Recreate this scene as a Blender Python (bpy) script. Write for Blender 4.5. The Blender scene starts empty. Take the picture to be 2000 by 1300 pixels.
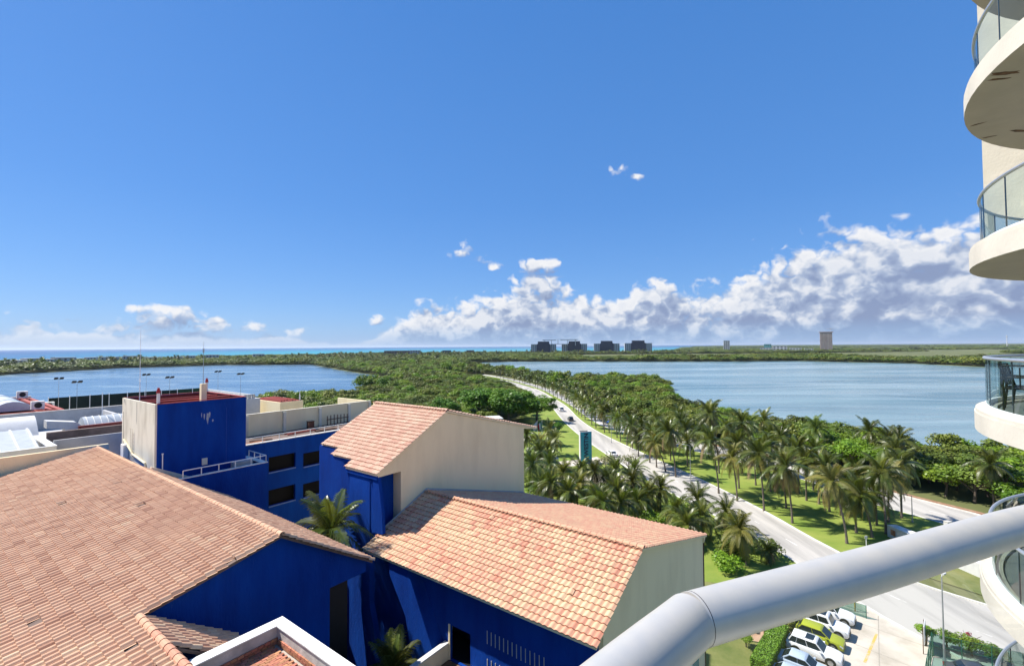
import bpy, bmesh, math, random
import numpy as np
from mathutils import Vector, Matrix

random.seed(7); RNG = np.random.default_rng(11)
R = math.radians
SC = bpy.context.scene
COL = SC.collection

# ------------------------------------------------------------------ camera
CAM = Vector((0, 0, 30.0))
FPX = 907.0
pitch = math.atan(25.5/FPX); roll = math.atan(14/2000)
fw = Vector((0, math.cos(pitch), math.sin(pitch)))
r0 = Vector((1, 0, 0)); u0 = r0.cross(fw)
rt = r0*math.cos(roll)-u0*math.sin(roll); up = u0*math.cos(roll)+r0*math.sin(roll)
cam = bpy.data.cameras.new('camera'); cam.sensor_width = 36; cam.lens = 36*FPX/2000
cam.clip_start = 0.02; cam.clip_end = 200000
co = bpy.data.objects.new('camera', cam); COL.objects.link(co)
co.matrix_world = Matrix(((rt.x, up.x, -fw.x, 0), (rt.y, up.y, -fw.y, 0), (rt.z, up.z, -fw.z, CAM.z), (0, 0, 0, 1)))
SC.camera = co
SC.render.resolution_x = 1024; SC.render.resolution_y = 665

# ------------------------------------------------------------------ light
SUN_EL = 51.5
SUN_XY = Vector((-.97, .25)).normalized()         # horizontal direction towards the sun
sund = Vector((SUN_XY.x*math.cos(R(SUN_EL)), SUN_XY.y*math.cos(R(SUN_EL)), math.sin(R(SUN_EL))))
sl = bpy.data.lights.new('sun', 'SUN'); sl.energy = 5.0; sl.angle = R(.53); sl.color = (1, .955, .88)
so = bpy.data.objects.new('sun', sl); COL.objects.link(so)
so.rotation_euler = sund.to_track_quat('Z', 'Y').to_euler(); so.location = (-60, 20, 90)

w = bpy.data.worlds.new('World'); SC.world = w; w.use_nodes = True
nt = w.node_tree; nt.nodes.clear()
def N(tree, t, **k):
    n = tree.nodes.new(t)
    for a, b in k.items(): setattr(n, a, b)
    return n
class G:
    """small node graph helper"""
    def __init__(s, tree): s.t = tree
    def link(s, a, b): s.t.links.new(a, b)
    def val(s, sock, v):
        if hasattr(v, 'is_output'): s.t.links.new(v, sock)
        else: sock.default_value = v
    def m(s, op, a, b=0., c=None, clamp=False):
        n = N(s.t, 'ShaderNodeMath', operation=op, use_clamp=clamp)
        s.val(n.inputs[0], a); s.val(n.inputs[1], b)
        if c is not None: s.val(n.inputs[2], c)
        return n.outputs[0]
    def vm(s, op, a, b=None):
        n = N(s.t, 'ShaderNodeVectorMath', operation=op)
        s.val(n.inputs[0], a)
        if b is not None: s.val(n.inputs[1], b)
        return n
    def mr(s, v, a, b, c=0., d=1., smooth=False):
        n = N(s.t, 'ShaderNodeMapRange'); n.clamp = True
        if smooth: n.interpolation_type = 'SMOOTHSTEP'
        s.val(n.inputs[0], v)
        for i, x in enumerate((a, b, c, d)): s.val(n.inputs[i+1], x)
        return n.outputs[0]
    def noise(s, vec, scale, detail=5., rough=.5, dist=0.):
        n = N(s.t, 'ShaderNodeTexNoise'); n.noise_dimensions = '3D'
        if vec is not None: s.val(n.inputs['Vector'], vec)
        n.inputs['Scale'].default_value = scale; n.inputs['Detail'].default_value = detail
        n.inputs['Roughness'].default_value = rough; n.inputs['Distortion'].default_value = dist
        return n.outputs['Fac']
    def mix(s, f, a, b, mode='MIX'):
        n = N(s.t, 'ShaderNodeMix', data_type='RGBA', blend_type=mode)
        s.val(n.inputs[0], f)
        for i, x in ((6, a), (7, b)):
            if hasattr(x, 'is_output'): s.t.links.new(x, n.inputs[i])
            else: n.inputs[i].default_value = (*x[:3], 1)
        return n.outputs[2]
    def ramp(s, v, stops, interp='LINEAR'):
        n = N(s.t, 'ShaderNodeValToRGB'); n.color_ramp.interpolation = interp
        e = n.color_ramp.elements
        while len(e) < len(stops): e.new(.5)
        for el, (p, c) in zip(e, stops):
            el.position = p; el.color = (*c, 1) if len(c) == 3 else c
        s.val(n.inputs[0], v)
        return n.outputs[0]

g = G(nt)
sky = N(nt, 'ShaderNodeTexSky'); sky.sky_type = 'NISHITA'; sky.sun_disc = False
sky.sun_elevation = R(SUN_EL); sky.sun_rotation = math.atan2(SUN_XY.x, SUN_XY.y)
sky.altitude = 0; sky.air_density = 1.0; sky.dust_density = .35; sky.ozone_density = 3.2
hsv = N(nt, 'ShaderNodeHueSaturation'); hsv.inputs['Saturation'].default_value = 1.22; hsv.inputs['Value'].default_value = 1.0
hsv.inputs['Hue'].default_value = .5
g.link(sky.outputs[0], hsv.inputs['Color'])
tc = N(nt, 'ShaderNodeTexCoord'); D = tc.outputs['Generated']
sp = N(nt, 'ShaderNodeSeparateXYZ'); g.link(D, sp.inputs[0])
az = g.m('ARCTAN2', sp.outputs[0], sp.outputs[1])
el = g.m('ARCSINE', sp.outputs[2])
azn = g.m('MULTIPLY_ADD', az, 1/(2*math.pi), .5)
def azp(d): return d/360+.5
tops = [(-180, 4), (-120, 3.5), (-70, 2.2), (-48, 1.4), (-38, 1.3), (-34.5, 1.9), (-31, 1.0), (-26, 1.1), (-20, .4), (-17, .8), (-12, 4.3), (-4, 5.6), (1, 7.4), (5, 7.6),
        (8.5, 5.3), (13, 6.0), (18, 7.6), (22, 6.8), (28, 7.2), (32.5, 9.6), (38, 10.6), (44, 10.2), (50, 9.2), (75, 7), (120, 5), (180, 4)]
# the ramp holds 32 stops at most
E = g.m('MULTIPLY', g.ramp(azn, [(azp(a), (t/12,)*3) for a, t in tops]), R(12.6))
sc3 = g.vm('MULTIPLY', D, (1, 1, 1.25)).outputs[0]
warp = g.vm('SCALE', g.vm('SUBTRACT', N(nt, 'ShaderNodeTexNoise').outputs['Color'], (.5, .5, .5)).outputs[0])
wn = [n for n in nt.nodes if n.bl_idname == 'ShaderNodeTexNoise'][0]; wn.inputs['Scale'].default_value = 26; wn.inputs['Detail'].default_value = 3
g.link(sc3, wn.inputs['Vector']); warp.inputs['Scale'].default_value = .022
P = g.vm('ADD', sc3, warp.outputs[0]).outputs[0]
def px_dir(x, y):
    d = fw+rt*((x-1000)/FPX)-up*((y-650)/FPX); d.normalize(); return d
def cloud(Pv, elv, Dv):
    n1 = g.noise(Pv, 9.5, 8., .50)
    n2 = g.noise(Pv, 30., 4., .5)
    bil = g.m('MULTIPLY', g.m('ABSOLUTE', g.m('SUBTRACT', g.noise(Pv, 21., 3., .5), .5)), 3.6)
    f = g.m('ADD', g.m('ADD', g.m('MULTIPLY', n1, .60), g.m('MULTIPLY', n2, .15)), g.m('MULTIPLY', bil, .25))
    b = g.m('DIVIDE', g.m('SUBTRACT', E, elv), g.m('MULTIPLY_ADD', E, .42, .006))
    b = g.mr(b, -1.0, 1.0, -.27, .24)
    for (x, y, rad, k) in ((905, 494, .035, .44), (935, 508, .035, .42), (968, 521, .03, .38), (1040, 521, .03, .40), (1075, 519, .03, .40), (1040, 548, .04, .36), (1205, 338, .026, .42), (1248, 342, .022, .34), (268, 603, .022, .36), (128, 612, .03, .40), (1802, 460, .03, .40), (738, 628, .022, .42), (55, 638, .05, .36), (230, 640, .045, .33), (325, 634, .06, .38), (425, 642, .05, .33), (500, 639, .035, .36), (585, 646, .03, .30)):
        d = px_dir(x, y)
        dd = g.vm('MULTIPLY', g.vm('SUBTRACT', Dv, tuple(d)).outputs[0], (1, 1, 1.7)).outputs[0]
        ln = N(nt, 'ShaderNodeVectorMath', operation='LENGTH'); g.link(dd, ln.inputs[0])
        b = g.m('MAXIMUM', b, g.mr(ln.outputs['Value'], 0., rad*2.0, k-.28, -.30))
    return g.m('ADD', g.m('SUBTRACT', f, .385), b)
dn = cloud(P, el, D)
P2 = g.vm('ADD', P, (-.014, .004, .030)).outputs[0]
dn2 = cloud(P2, g.m('ADD', el, .024), g.vm('ADD', D, (-.006, .002, .012)).outputs[0])
alpha = g.mr(dn, .01, .16, 0, 1, True)
lit = g.m('MULTIPLY_ADD', g.m('SUBTRACT', dn, dn2), 3.4, .44, clamp=True)
thick = g.mr(dn, .06, .30, 0, 1)
lit = g.m('SUBTRACT', lit, g.m('MULTIPLY', thick, .24), clamp=True)
ccol = g.ramp(lit, [(0, (2.5, 3.2, 5.0)), (.35, (3.7, 4.5, 6.2)), (.62, (6.2, 6.7, 7.7)), (1, (9.2, 9.1, 9.1))])
# low haze veil: clouds fade into the bright band on the horizon
veil = g.mr(el, R(.2), R(2.6), .22, 1.0)
alpha = g.m('MULTIPLY', alpha, veil)
below = g.mr(el, R(-.3), R(.2), 0, 1); alpha = g.m('MULTIPLY', alpha, below)
skyc = g.mix(1., hsv.outputs['Color'], (1.08, 1.16, 1.42), 'MULTIPLY')
grad = g.ramp(g.mr(el, R(-2), R(88)), [(0, (1.9, 4.2, 8.1)), (.06, (1.62, 3.8, 7.9)), (.20, (1.05, 3.05, 7.3)), (.5, (.66, 2.4, 6.5)), (1, (.5, 2.0, 5.8))])
skyc = g.mix(.68, skyc, grad)
fin = g.mix(alpha, skyc, ccol)
w.cycles.sampling_method = 'MANUAL'; w.cycles.sample_map_resolution = 512
bg = N(nt, 'ShaderNodeBackground'); bg.inputs['Strength'].default_value = .063
wo = N(nt, 'ShaderNodeOutputWorld'); g.link(fin, bg.inputs['Color']); g.link(bg.outputs[0], wo.inputs[0])

vs = SC.view_settings; vs.view_transform = 'Standard'; vs.look = 'None'; vs.exposure = 0.78; vs.gamma = 1; vs.use_curve_mapping = False
SC.cycles.max_bounces = 8; SC.cycles.transparent_max_bounces = 24; SC.cycles.diffuse_bounces = 3

# ------------------------------------------------------------------ helpers
MATS = {}
def pm(name, col, rough=.7, var=.12, scale=3., bump=0., bscale=None, metal=0., col2=None, spec=.4, detail=5., stretch=(1, 1, 1), rnd=0., trans=0., lo=.35, hi=.65, coord='Object'):
    """procedural principled material: base colour broken up by noise, optional second colour, bump, per-object shift"""
    if name in MATS: return MATS[name]
    m = bpy.data.materials.new(name); m.use_nodes = True
    t = m.node_tree; gg = G(t); b = t.nodes['Principled BSDF']
    tcn = N(t, 'ShaderNodeTexCoord'); mp = N(t, 'ShaderNodeMapping'); mp.inputs['Scale'].default_value = stretch
    gg.link(tcn.outputs[coord], mp.inputs[0]); v = mp.outputs[0]
    n = gg.noise(v, scale, detail, .6)
    c2 = col2 if col2 else tuple(max(0, c*(1-2*var)) for c in col)
    c1 = col if col2 else tuple(min(1, c*(1+var)) for c in col)
    c = gg.ramp(n, [(lo, c2), (hi, c1)])
    if col2 is None and var:
        n3 = gg.noise(v, scale*9, 3., .6); c = gg.mix(gg.mr(n3, .3, .7, 0, .5), c, tuple(x*(1-var) for x in col))
    if rnd:
        oi = N(t, 'ShaderNodeObjectInfo')
        h = N(t, 'ShaderNodeHueSaturation'); gg.link(c, h.inputs['Color'])
        gg.val(h.inputs['Value'], gg.mr(oi.outputs['Random'], 0, 1, 1-rnd, 1+rnd))
        gg.val(h.inputs['Hue'], gg.mr(gg.m('FRACT', gg.m('MULTIPLY', oi.outputs['Random'], 7.31)), 0, 1, .5-rnd*.07, .5+rnd*.05))
        c = h.outputs['Color']
    gg.link(c, b.inputs['Base Color'])
    b.inputs['Roughness'].default_value = rough; b.inputs['Metallic'].default_value = metal
    b.inputs['Specular IOR Level'].default_value = spec
    if bump:
        bn = N(t, 'ShaderNodeBump'); bn.inputs['Strength'].default_value = bump; bn.inputs['Distance'].default_value = .05
        gg.link(gg.noise(v, bscale or scale*6, 6., .6), bn.inputs['Height']); gg.link(bn.outputs[0], b.inputs['Normal'])
    if trans:
        tr = N(t, 'ShaderNodeBsdfTranslucent'); gg.link(gg.mix(1., c, (1.25, 1.3, .5), 'MULTIPLY'), tr.inputs[0])
        mx = N(t, 'ShaderNodeMixShader'); mx.inputs[0].default_value = trans
        gg.link(b.outputs[0], mx.inputs[1]); gg.link(tr.outputs[0], mx.inputs[2])
        gg.link(mx.outputs[0], t.nodes['Material Output'].inputs[0])
    MATS[name] = m
    return m
def glass(name, tint=(.86, .95, .93), refl=.5, rough=.0, base=.0):
    if name in MATS: return MATS[name]
    m = bpy.data.materials.new(name); m.use_nodes = True; t = m.node_tree; gg = G(t)
    t.nodes.remove(t.nodes['Principled BSDF'])
    tr = N(t, 'ShaderNodeBsdfTransparent'); tr.inputs[0].default_value = (*tint, 1)
    gl = N(t, 'ShaderNodeBsdfGlossy'); gl.inputs['Roughness'].default_value = rough
    fr = N(t, 'ShaderNodeFresnel'); fr.inputs['IOR'].default_value = 1.5
    mx = N(t, 'ShaderNodeMixShader'); gg.val(mx.inputs[0], gg.m('MULTIPLY_ADD', fr.outputs[0], refl, base, clamp=True))
    gg.link(tr.outputs[0], mx.inputs[1]); gg.link(gl.outputs[0], mx.inputs[2]); gg.link(mx.outputs[0], t.nodes['Material Output'].inputs[0])
    MATS[name] = m
    return m

class MB:
    def __init__(s): s.v = []; s.f = []; s.mi = []; s.cur = 0
    def add(s, vs, fs):
        o = len(s.v); s.v += [tuple(p) for p in vs]; s.f += [tuple(i+o for i in f) for f in fs]; s.mi += [s.cur]*len(fs); return s
    def box(s, x0, x1, y0, y1, z0, z1):
        return s.add([(x0, y0, z0), (x1, y0, z0), (x1, y1, z0), (x0, y1, z0), (x0, y0, z1), (x1, y0, z1), (x1, y1, z1), (x0, y1, z1)],
                     [(0, 3, 2, 1), (4, 5, 6, 7), (0, 1, 5, 4), (1, 2, 6, 5), (2, 3, 7, 6), (3, 0, 4, 7)])
    def prism(s, poly, a, b, ax='z'):
        """extrude a 2-D polygon: ax z -> (x,y), ax y -> (x,z), ax x -> (y,z)"""
        f = {'z': lambda p, t: (p[0], p[1], t), 'y': lambda p, t: (p[0], t, p[1]), 'x': lambda p, t: (t, p[0], p[1])}[ax]
        n = len(poly)
        return s.add([f(p, a) for p in poly]+[f(p, b) for p in poly], [tuple(range(n))[::-1], tuple(range(n, 2*n))]+[(i, (i+1) % n, n+(i+1) % n, n+i) for i in range(n)])
    def tube(s, pts, r, n=8, cap=True):
        pts = [Vector(p) for p in pts]; rs = r if isinstance(r, (list, tuple)) else [r]*len(pts)
        vs = []; ref = None
        for i, p in enumerate(pts):
            d = (pts[min(i+1, len(pts)-1)]-pts[max(i-1, 0)]).normalized()
            if ref is None: ref = Vector((0, 0, 1)) if abs(d.z) < .9 else Vector((1, 0, 0))
            a = d.cross(ref).normalized(); b = a.cross(d).normalized(); ref = b
            vs += [p+(a*math.cos(2*math.pi*k/n)+b*math.sin(2*math.pi*k/n))*rs[i] for k in range(n)]
        fs = [(i*n+k, i*n+(k+1) % n, (i+1)*n+(k+1) % n, (i+1)*n+k) for i in range(len(pts)-1) for k in range(n)]
        if cap: fs += [tuple(range(n))[::-1], tuple((len(pts)-1)*n+k for k in range(n))]
        return s.add(vs, fs)
    def cyl(s, c, r, h, n=16, ax='z', r2=None):
        d = {'z': Vector((0, 0, 1)), 'y': Vector((0, 1, 0)), 'x': Vector((1, 0, 0))}[ax]
        return s.tube([Vector(c), Vector(c)+d*h], [r, r if r2 is None else r2], n)
    def mesh(s, name, mats, smooth=False):
        me = bpy.data.meshes.new(name); me.from_pydata(s.v, [], s.f)
        for m in (mats if isinstance(mats, (list, tuple)) else [mats]): me.materials.append(m)
        if any(s.mi): me.polygons.foreach_set('material_index', s.mi)
        bm = bmesh.new(); bm.from_mesh(me); bmesh.ops.recalc_face_normals(bm, faces=bm.faces); bm.to_mesh(me); bm.free()
        if smooth:
            me.polygons.foreach_set('use_smooth', [True]*len(me.polygons))
            try: me.set_sharp_from_angle(angle=R(40))
            except Exception: pass
        return me
    def build(s, name, mats, parent=None, smooth=False, kind=None):
        return link(name, s.mesh(name, mats, smooth), parent, kind)
def link(name, data, parent=None, kind=None):
    o = bpy.data.objects.new(name, data); COL.objects.link(o)
    if parent is not None: o.parent = parent
    if kind: o['kind'] = kind
    return o
def tag(o, label, cat, group=None):
    o['label'] = label; o['category'] = cat
    if group: o['group'] = group
    return o
def thing(name, label, cat, loc=(0, 0, 0), rotz=0., group=None):
    o = bpy.data.objects.new(name, None); COL.objects.link(o); o.empty_display_size = .3
    o.location = loc; o.rotation_euler = (0, 0, rotz)
    return tag(o, label, cat, group)
def child_copy(ch, parent):
    c = ch.copy(); COL.objects.link(c); c.parent = parent
    return c
def dup(root, loc, rotz=None, label=None, group=None, scale=None):
    r = root.copy(); COL.objects.link(r); r.location = loc
    if rotz is not None: r.rotation_euler = (0, 0, rotz)
    if scale: r.scale = scale
    if label: r['label'] = label
    if group: r['group'] = group
    for ch in list(root.children):
        c = child_copy(ch, r)
        for gch in list(ch.children): child_copy(gch, c)
    return r
ORD = ['first', 'second', 'third', 'fourth', 'fifth', 'sixth', 'seventh', 'eighth', 'ninth', 'tenth', 'eleventh', 'twelfth', 'thirteenth', 'fourteenth', 'fifteenth', 'sixteenth',
       'seventeenth', 'eighteenth', 'nineteenth', 'twentieth']
TENS = {2: 'twenty', 3: 'thirty', 4: 'forty', 5: 'fifty', 6: 'sixty', 7: 'seventy', 8: 'eighty', 9: 'ninety'}
def ordi(i):
    n = i+1
    if n <= 20: return ORD[i]
    t, u = divmod(n, 10)
    return TENS[t][:-1]+'ieth' if u == 0 else TENS[t]+'-'+ORD[u-1]
TH = math.atan2(.8, .6)                            # the hotel's long axes run along u (.6,.8) and v (-.8,.6)
def UV(u, v): return (.6*u-.8*v, .8*u+.6*v)
def project(p):
    d = Vector(p)-CAM; z = d.dot(fw)
    if z <= .05: return None
    return (1000+FPX*d.dot(rt)/z, 650-FPX*d.dot(up)/z, z)
def bthing(name, label, cat, u, v, z=0, group=None):
    x, y = UV(u, v); return thing(name, label, cat, (x, y, z), TH, group)
class BB(MB):
    """mesh builder in hotel coordinates (u, v, height), relative to a root at (u0, v0, z0)"""
    def __init__(s, root_uv): super().__init__(); s.o = root_uv
    def mesh(s, name, mats, smooth=False):
        u, v, z = s.o; s.v = [(a-u, b-v, c-z) for a, b, c in s.v]
        return super().mesh(name, mats, smooth)

# ------------------------------------------------------------------ materials
M_blue = pm('cobalt_plaster', (.002, .048, .30), .9, .0, .7, bump=.7, bscale=11, col2=(.001, .026, .195), spec=.12, lo=.3, hi=.62, stretch=(1, 1, .25), detail=7)
M_cream = pm('cream_plaster', (.86, .73, .47), .88, .0, .5, bump=.25, bscale=16, col2=(.76, .635, .40), lo=.3, hi=.55, stretch=(1, 1, .3), detail=8, spec=.2)
M_creamdirty = pm('weathered_cream_plaster', (.70, .655, .53), .9, .0, .7, bump=.3, bscale=12, col2=(.50, .455, .35), lo=.30, hi=.55, stretch=(1, 1, .35))
M_white = pm('white_paint', (.60, .59, .57), .6, .05, 2.)
M_whited = pm('dirty_white_paint', (.74, .73, .69), .75, .0, 1.1, col2=(.5, .48, .44), lo=.28, hi=.52)
M_greyw = pm('grey_render', (.47, .46, .45), .85, .10, .8)
M_redtrim = pm('red_roof_paint', (.33, .055, .04), .7, .15, 1.2)
M_dkred = pm('dark_red_membrane', (.22, .04, .03), .8, .18, 1.5)
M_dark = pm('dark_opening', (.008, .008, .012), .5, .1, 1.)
M_metalw = pm('white_metal', (.78, .78, .76), .45, .03, 3.)
M_pole = pm('galvanised_steel', (.45, .46, .47), .4, .06, 6., metal=.6)
M_conc = pm('concrete', (.52, .49, .45), .9, .16, 1.4, bump=.3)
M_deck = pm('roof_deck', (.16, .11, .09), .9, .2, 1.)
M_brickred = pm('clay_brick', (.46, .20, .11), .85, .12, 3., rnd=.25)
M_mortar = pm('mortar', (.42, .36, .30), .95, .1, 4.)
M_wood = pm('brown_timber', (.11, .05, .03), .8, .2, 3., stretch=(1, 1, 6))

def tile_mat(name, stops):
    m = bpy.data.materials.new(name); m.use_nodes = True; t = m.node_tree; gg = G(t); b = t.nodes['Principled BSDF']
    at = N(t, 'ShaderNodeAttribute'); at.attribute_name = 'tone'
    c = gg.ramp(at.outputs['Fac'], stops)
    geo = N(t, 'ShaderNodeNewGeometry')
    n = gg.noise(geo.outputs['Position'], .45, 4., .6); c = gg.mix(gg.mr(n, .35, .7, 0, .26), c, (.38, .22, .145))
    n = gg.noise(geo.outputs['Position'], 7., 5., .65); c = gg.mix(gg.mr(n, .40, .75, 0, .30), c, (.36, .22, .17))
    gg.link(c, b.inputs['Base Color']); b.inputs['Roughness'].default_value = .8; b.inputs['Specular IOR Level'].default_value = .25
    bn = N(t, 'ShaderNodeBump'); bn.inputs['Strength'].default_value = .35; bn.inputs['Distance'].default_value = .02
    gg.link(gg.noise(geo.outputs['Position'], 40., 4., .6), bn.inputs['Height']); gg.link(bn.outputs[0], b.inputs['Normal'])
    MATS[name] = m
    return m
M_tileA = tile_mat('faded_terracotta', [(0, (.40, .205, .125)), (.3, (.55, .315, .195)), (.6, (.64, .395, .25)), (.85, (.69, .46, .29)), (1, (.72, .53, .34))])
M_tileC = tile_mat('pink_and_buff_clay', [(0, (.54, .22, .14)), (.25, (.59, .29, .185)), (.5, (.61, .345, .215)), (.75, (.63, .40, .24)), (1, (.64, .445, .27))])
M_tileB = tile_mat('sun_bleached_clay', [(0, (.57, .32, .225)), (.5, (.64, .405, .285)), (1, (.70, .49, .345))])

# ------------------------------------------------------------------ roof tiles
TW, TL = .333, .415
PROF_BARREL = [(TW*(.02+.66*i/5), .004+.125*math.sin(math.pi*i/5)**.62) for i in range(6)]+[(TW*.84, -.012), (TW*1.02, .004)]
PROF_WAVE = [(TW*i/7*1.02, .030-.036*math.cos(2*math.pi*i/7)) for i in range(8)]
NP = 8
def tile_geo(prof, lip):
    vs = []; n = len(prof)
    for (s, dz) in ((0., lip), (TL+.03, .0)): vs += [(x, s, z+dz) for x, z in prof]
    vs += [(x, .004, z-.010) for x, z in prof]+[(x, 0., z+lip) for x, z in prof]
    fs = [(i, i+1, n+i+1, n+i) for i in range(n-1)]+[(2*n+i, 2*n+i+1, 3*n+i+1, 3*n+i) for i in range(n-1)]
    return np.array(vs), fs
TVS = {'barrel': tile_geo(PROF_BARREL, .05)[0], 'wave': tile_geo(PROF_WAVE, .078)[0]}; TF = tile_geo(PROF_WAVE, .06)[1]
def smooth_tile(me):
    me.polygons.foreach_set('use_smooth', [i % (2*NP-2) < NP-1 for i in range(len(me.polygons))])
_tile_cache = {}
def tile_mesh(mat, k, TV):
    key = (mat.name, k)
    if key not in _tile_cache:
        me = bpy.data.meshes.new('roof_tile'); me.from_pydata([tuple(v) for v in TV], [], TF); me.materials.append(mat)
        a = me.attributes.new('tone', 'FLOAT', 'POINT'); a.data.foreach_set('value', [min(1, (k+.5)/12)]*len(TV)); smooth_tile(me)
        _tile_cache[key] = me
    return _tile_cache[key]
class TiledRoof:
    """collects the tiles of all slopes of one building, then makes the 300 largest in view single objects"""
    def __init__(s, root, ruvz, mat, prof='wave'): s.TV = TVS[prof]; s.root = root; s.o = Vector(ruvz); s.mat = mat; s.t = []
    def slope(s, p0, e, sdir, width, length, inside=None, tone=None, missing=()):
        """p0 lower corner (u,v,z); e along the eave; sdir up the slope; both unit vectors"""
        p0, e, sd = Vector(p0), Vector(e).normalized(), Vector(sdir).normalized()
        n = e.cross(sd)
        if n.z < 0: n = -n
        flip = e.cross(sd).z < 0
        for r in range(int(length/TL)+1):
            if r*TL > length-.1: break
            for c in range(int(width/TW)+1):
                if c*TW > width-.05: continue
                q = p0+e*((c+.5)*TW)+sd*((r+.5)*TL)
                if inside and not inside(q.x, q.y): continue
                if (r, c) in missing: continue
                wob = random.gauss(0, .006); tw = random.gauss(0, .012)
                if random.random() < .004: tw = random.gauss(0, .12); wob = .03
                o = p0+e*(c*TW)+sd*(r*TL)+n*(.012+wob)
                ee = (e+sd*tw).normalized(); ss = (sd-e*tw).normalized()
                if flip: o = o+e*TW; ee = -ee                 # keep the frame right-handed
                tn = tone(q.x, q.y) if tone else random.random()
                s.t.append((o, ee, ss, n, min(.999, max(0, tn))))
    def finish(s, limit=300):
        M2 = Matrix.Rotation(TH, 4, 'Z')
        rate = []
        for i, (o, e, sd, n, tn) in enumerate(s.t):
            q = o+e*TW*.5+sd*TL*.5
            x, y = UV(q.x, q.y); p = project((x, y, q.z))
            if p and -10 < p[0] < 2010 and -10 < p[1] < 1310 and p[2] > 3:
                wn = M2.to_3x3() @ n; f = abs((Vector((x, y, q.z))-CAM).normalized().dot(wn))
                rate.append((-(f/(Vector((x, y, q.z))-CAM).length_squared), i))
        rate.sort(); single = {i for _, i in rate[:limit]}
        rest = [t for i, t in enumerate(s.t) if i not in single]
        for i in sorted(single):
            o, e, sd, n, tn = s.t[i]
            ob = link('roof_tile', tile_mesh(s.mat, int(tn*12), s.TV), s.root)
            q = o-s.o
            ob.matrix_basis = Matrix(((e.x, sd.x, n.x, q.x), (e.y, sd.y, n.y, q.y), (e.z, sd.z, n.z, q.z), (0, 0, 0, 1)))
        if rest:
            TV = s.TV; k = len(TV); V = np.empty((len(rest), k, 3)); tone = np.empty((len(rest), k))
            for i, (o, e, sd, n, tn) in enumerate(rest):
                V[i] = np.array(o-s.o)+TV[:, :1]*np.array(e)+TV[:, 1:2]*np.array(sd)+TV[:, 2:3]*np.array(n); tone[i] = tn
            F = np.array(TF)[None]+(np.arange(len(rest))*k)[:, None, None]
            me = fast_mesh('roof_tiles', V.reshape(-1, 3), F.reshape(-1, 4), s.mat)
            a = me.attributes.new('tone', 'FLOAT', 'POINT'); a.data.foreach_set('value', tone.reshape(-1).astype(np.float32)); smooth_tile(me)
            link('roof_tiles', me, s.root, 'stuff')
def fast_mesh(name, V, F, mat):
    """V (n,3) array, F (m,k) array of equal-sided faces"""
    me = bpy.data.meshes.new(name); m, k = F.shape
    me.vertices.add(len(V)); me.vertices.foreach_set('co', np.ascontiguousarray(V, dtype=np.float32).ravel())
    me.loops.add(m*k); me.loops.foreach_set('vertex_index', np.ascontiguousarray(F, dtype=np.int32).ravel())
    me.polygons.add(m); me.polygons.foreach_set('loop_start', np.arange(0, m*k, k, dtype=np.int32))
    me.update(calc_edges=True); me.validate()
    if mat: me.materials.append(mat)
    return me
def ridge_caps(root, ruvz, p0, p1, mat, r=.13, step=.40, tone=.5):
    """overlapping half-round ridge tiles, each its own part"""
    p0, p1 = Vector(p0)-Vector(ruvz), Vector(p1)-Vector(ruvz); d = p1-p0; n = max(1, int(d.length/step)); d.normalize()
    side = d.cross(Vector((0, 0, 1))).normalized(); upv = side.cross(d)
    K = 7; meshes = []
    for k in range(4):
        vs = []
        for (s_, rr) in ((0, r*1.08), (step*1.1, r*.92)):
            vs += [(s_, rr*math.cos(math.pi*j/(K-1)), rr*1.05*math.sin(math.pi*j/(K-1))) for j in range(K)]
        vs += [(.004, .8*r*math.cos(math.pi*j/(K-1)), .8*r*math.sin(math.pi*j/(K-1))) for j in range(K)]
        fs = [(j, j+1, K+j+1, K+j) for j in range(K-1)]+[(2*K+j, 2*K+j+1, j+1, j) for j in range(K-1)]
        me = bpy.data.meshes.new('ridge_tile'); me.from_pydata(vs, [], fs); me.materials.append(mat)
        a = me.attributes.new('tone', 'FLOAT', 'POINT'); a.data.foreach_set('value', [min(1, max(0, tone+random.uniform(-.3, .3)))]*len(vs)); meshes.append(me)
    for i in range(n):
        o = link('ridge_tile', random.choice(meshes), root); q = p0+d*(i*step)+Vector((0, 0, random.uniform(0, .012)))
        o.matrix_basis = Matrix(((d.x, side.x, upv.x, q.x), (d.y, side.y, upv.y, q.y), (d.z, side.z, upv.z, q.z), (0, 0, 0, 1)))

# ------------------------------------------------------------------ land and water
def flat(name, poly, z, mat, kind='structure', depth=0.):
    bm = bmesh.new(); vs = [bm.verts.new((x, y, z)) for x, y in poly]; f = bm.faces.new(vs)
    if f.normal.z < 0: f.normal_flip()
    bm.normal_update()
    if f.normal.z < 0: bmesh.ops.reverse_faces(bm, faces=[f])
    if depth:
        r = bmesh.ops.extrude_face_region(bm, geom=[f]); bmesh.ops.translate(bm, vec=(0, 0, depth), verts=[v for v in r['geom'] if isinstance(v, bmesh.types.BMVert)])
        for v in bm.verts: v.co.z -= depth
        bmesh.ops.recalc_face_normals(bm, faces=bm.faces)
    bmesh.ops.triangulate(bm, faces=bm.faces)
    me = bpy.data.meshes.new(name); bm.to_mesh(me); bm.free(); me.materials.append(mat)
    return link(name, me, None, kind)
NEAR_R = [(500, -300), (420, 0), (300, 66), (200, 92), (150, 106), (130, 118), (116, 116), (108, 122), (106, 141), (92, 153), (84, 180), (79, 226), (88, 262), (108, 322), (110, 352), (98, 372), (74, 376),
          (46, 352), (38, 366), (14, 450), (-24, 565), (-58, 690), (-103, 778), (-92, 830), (-67, 868), (0, 911)]
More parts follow.
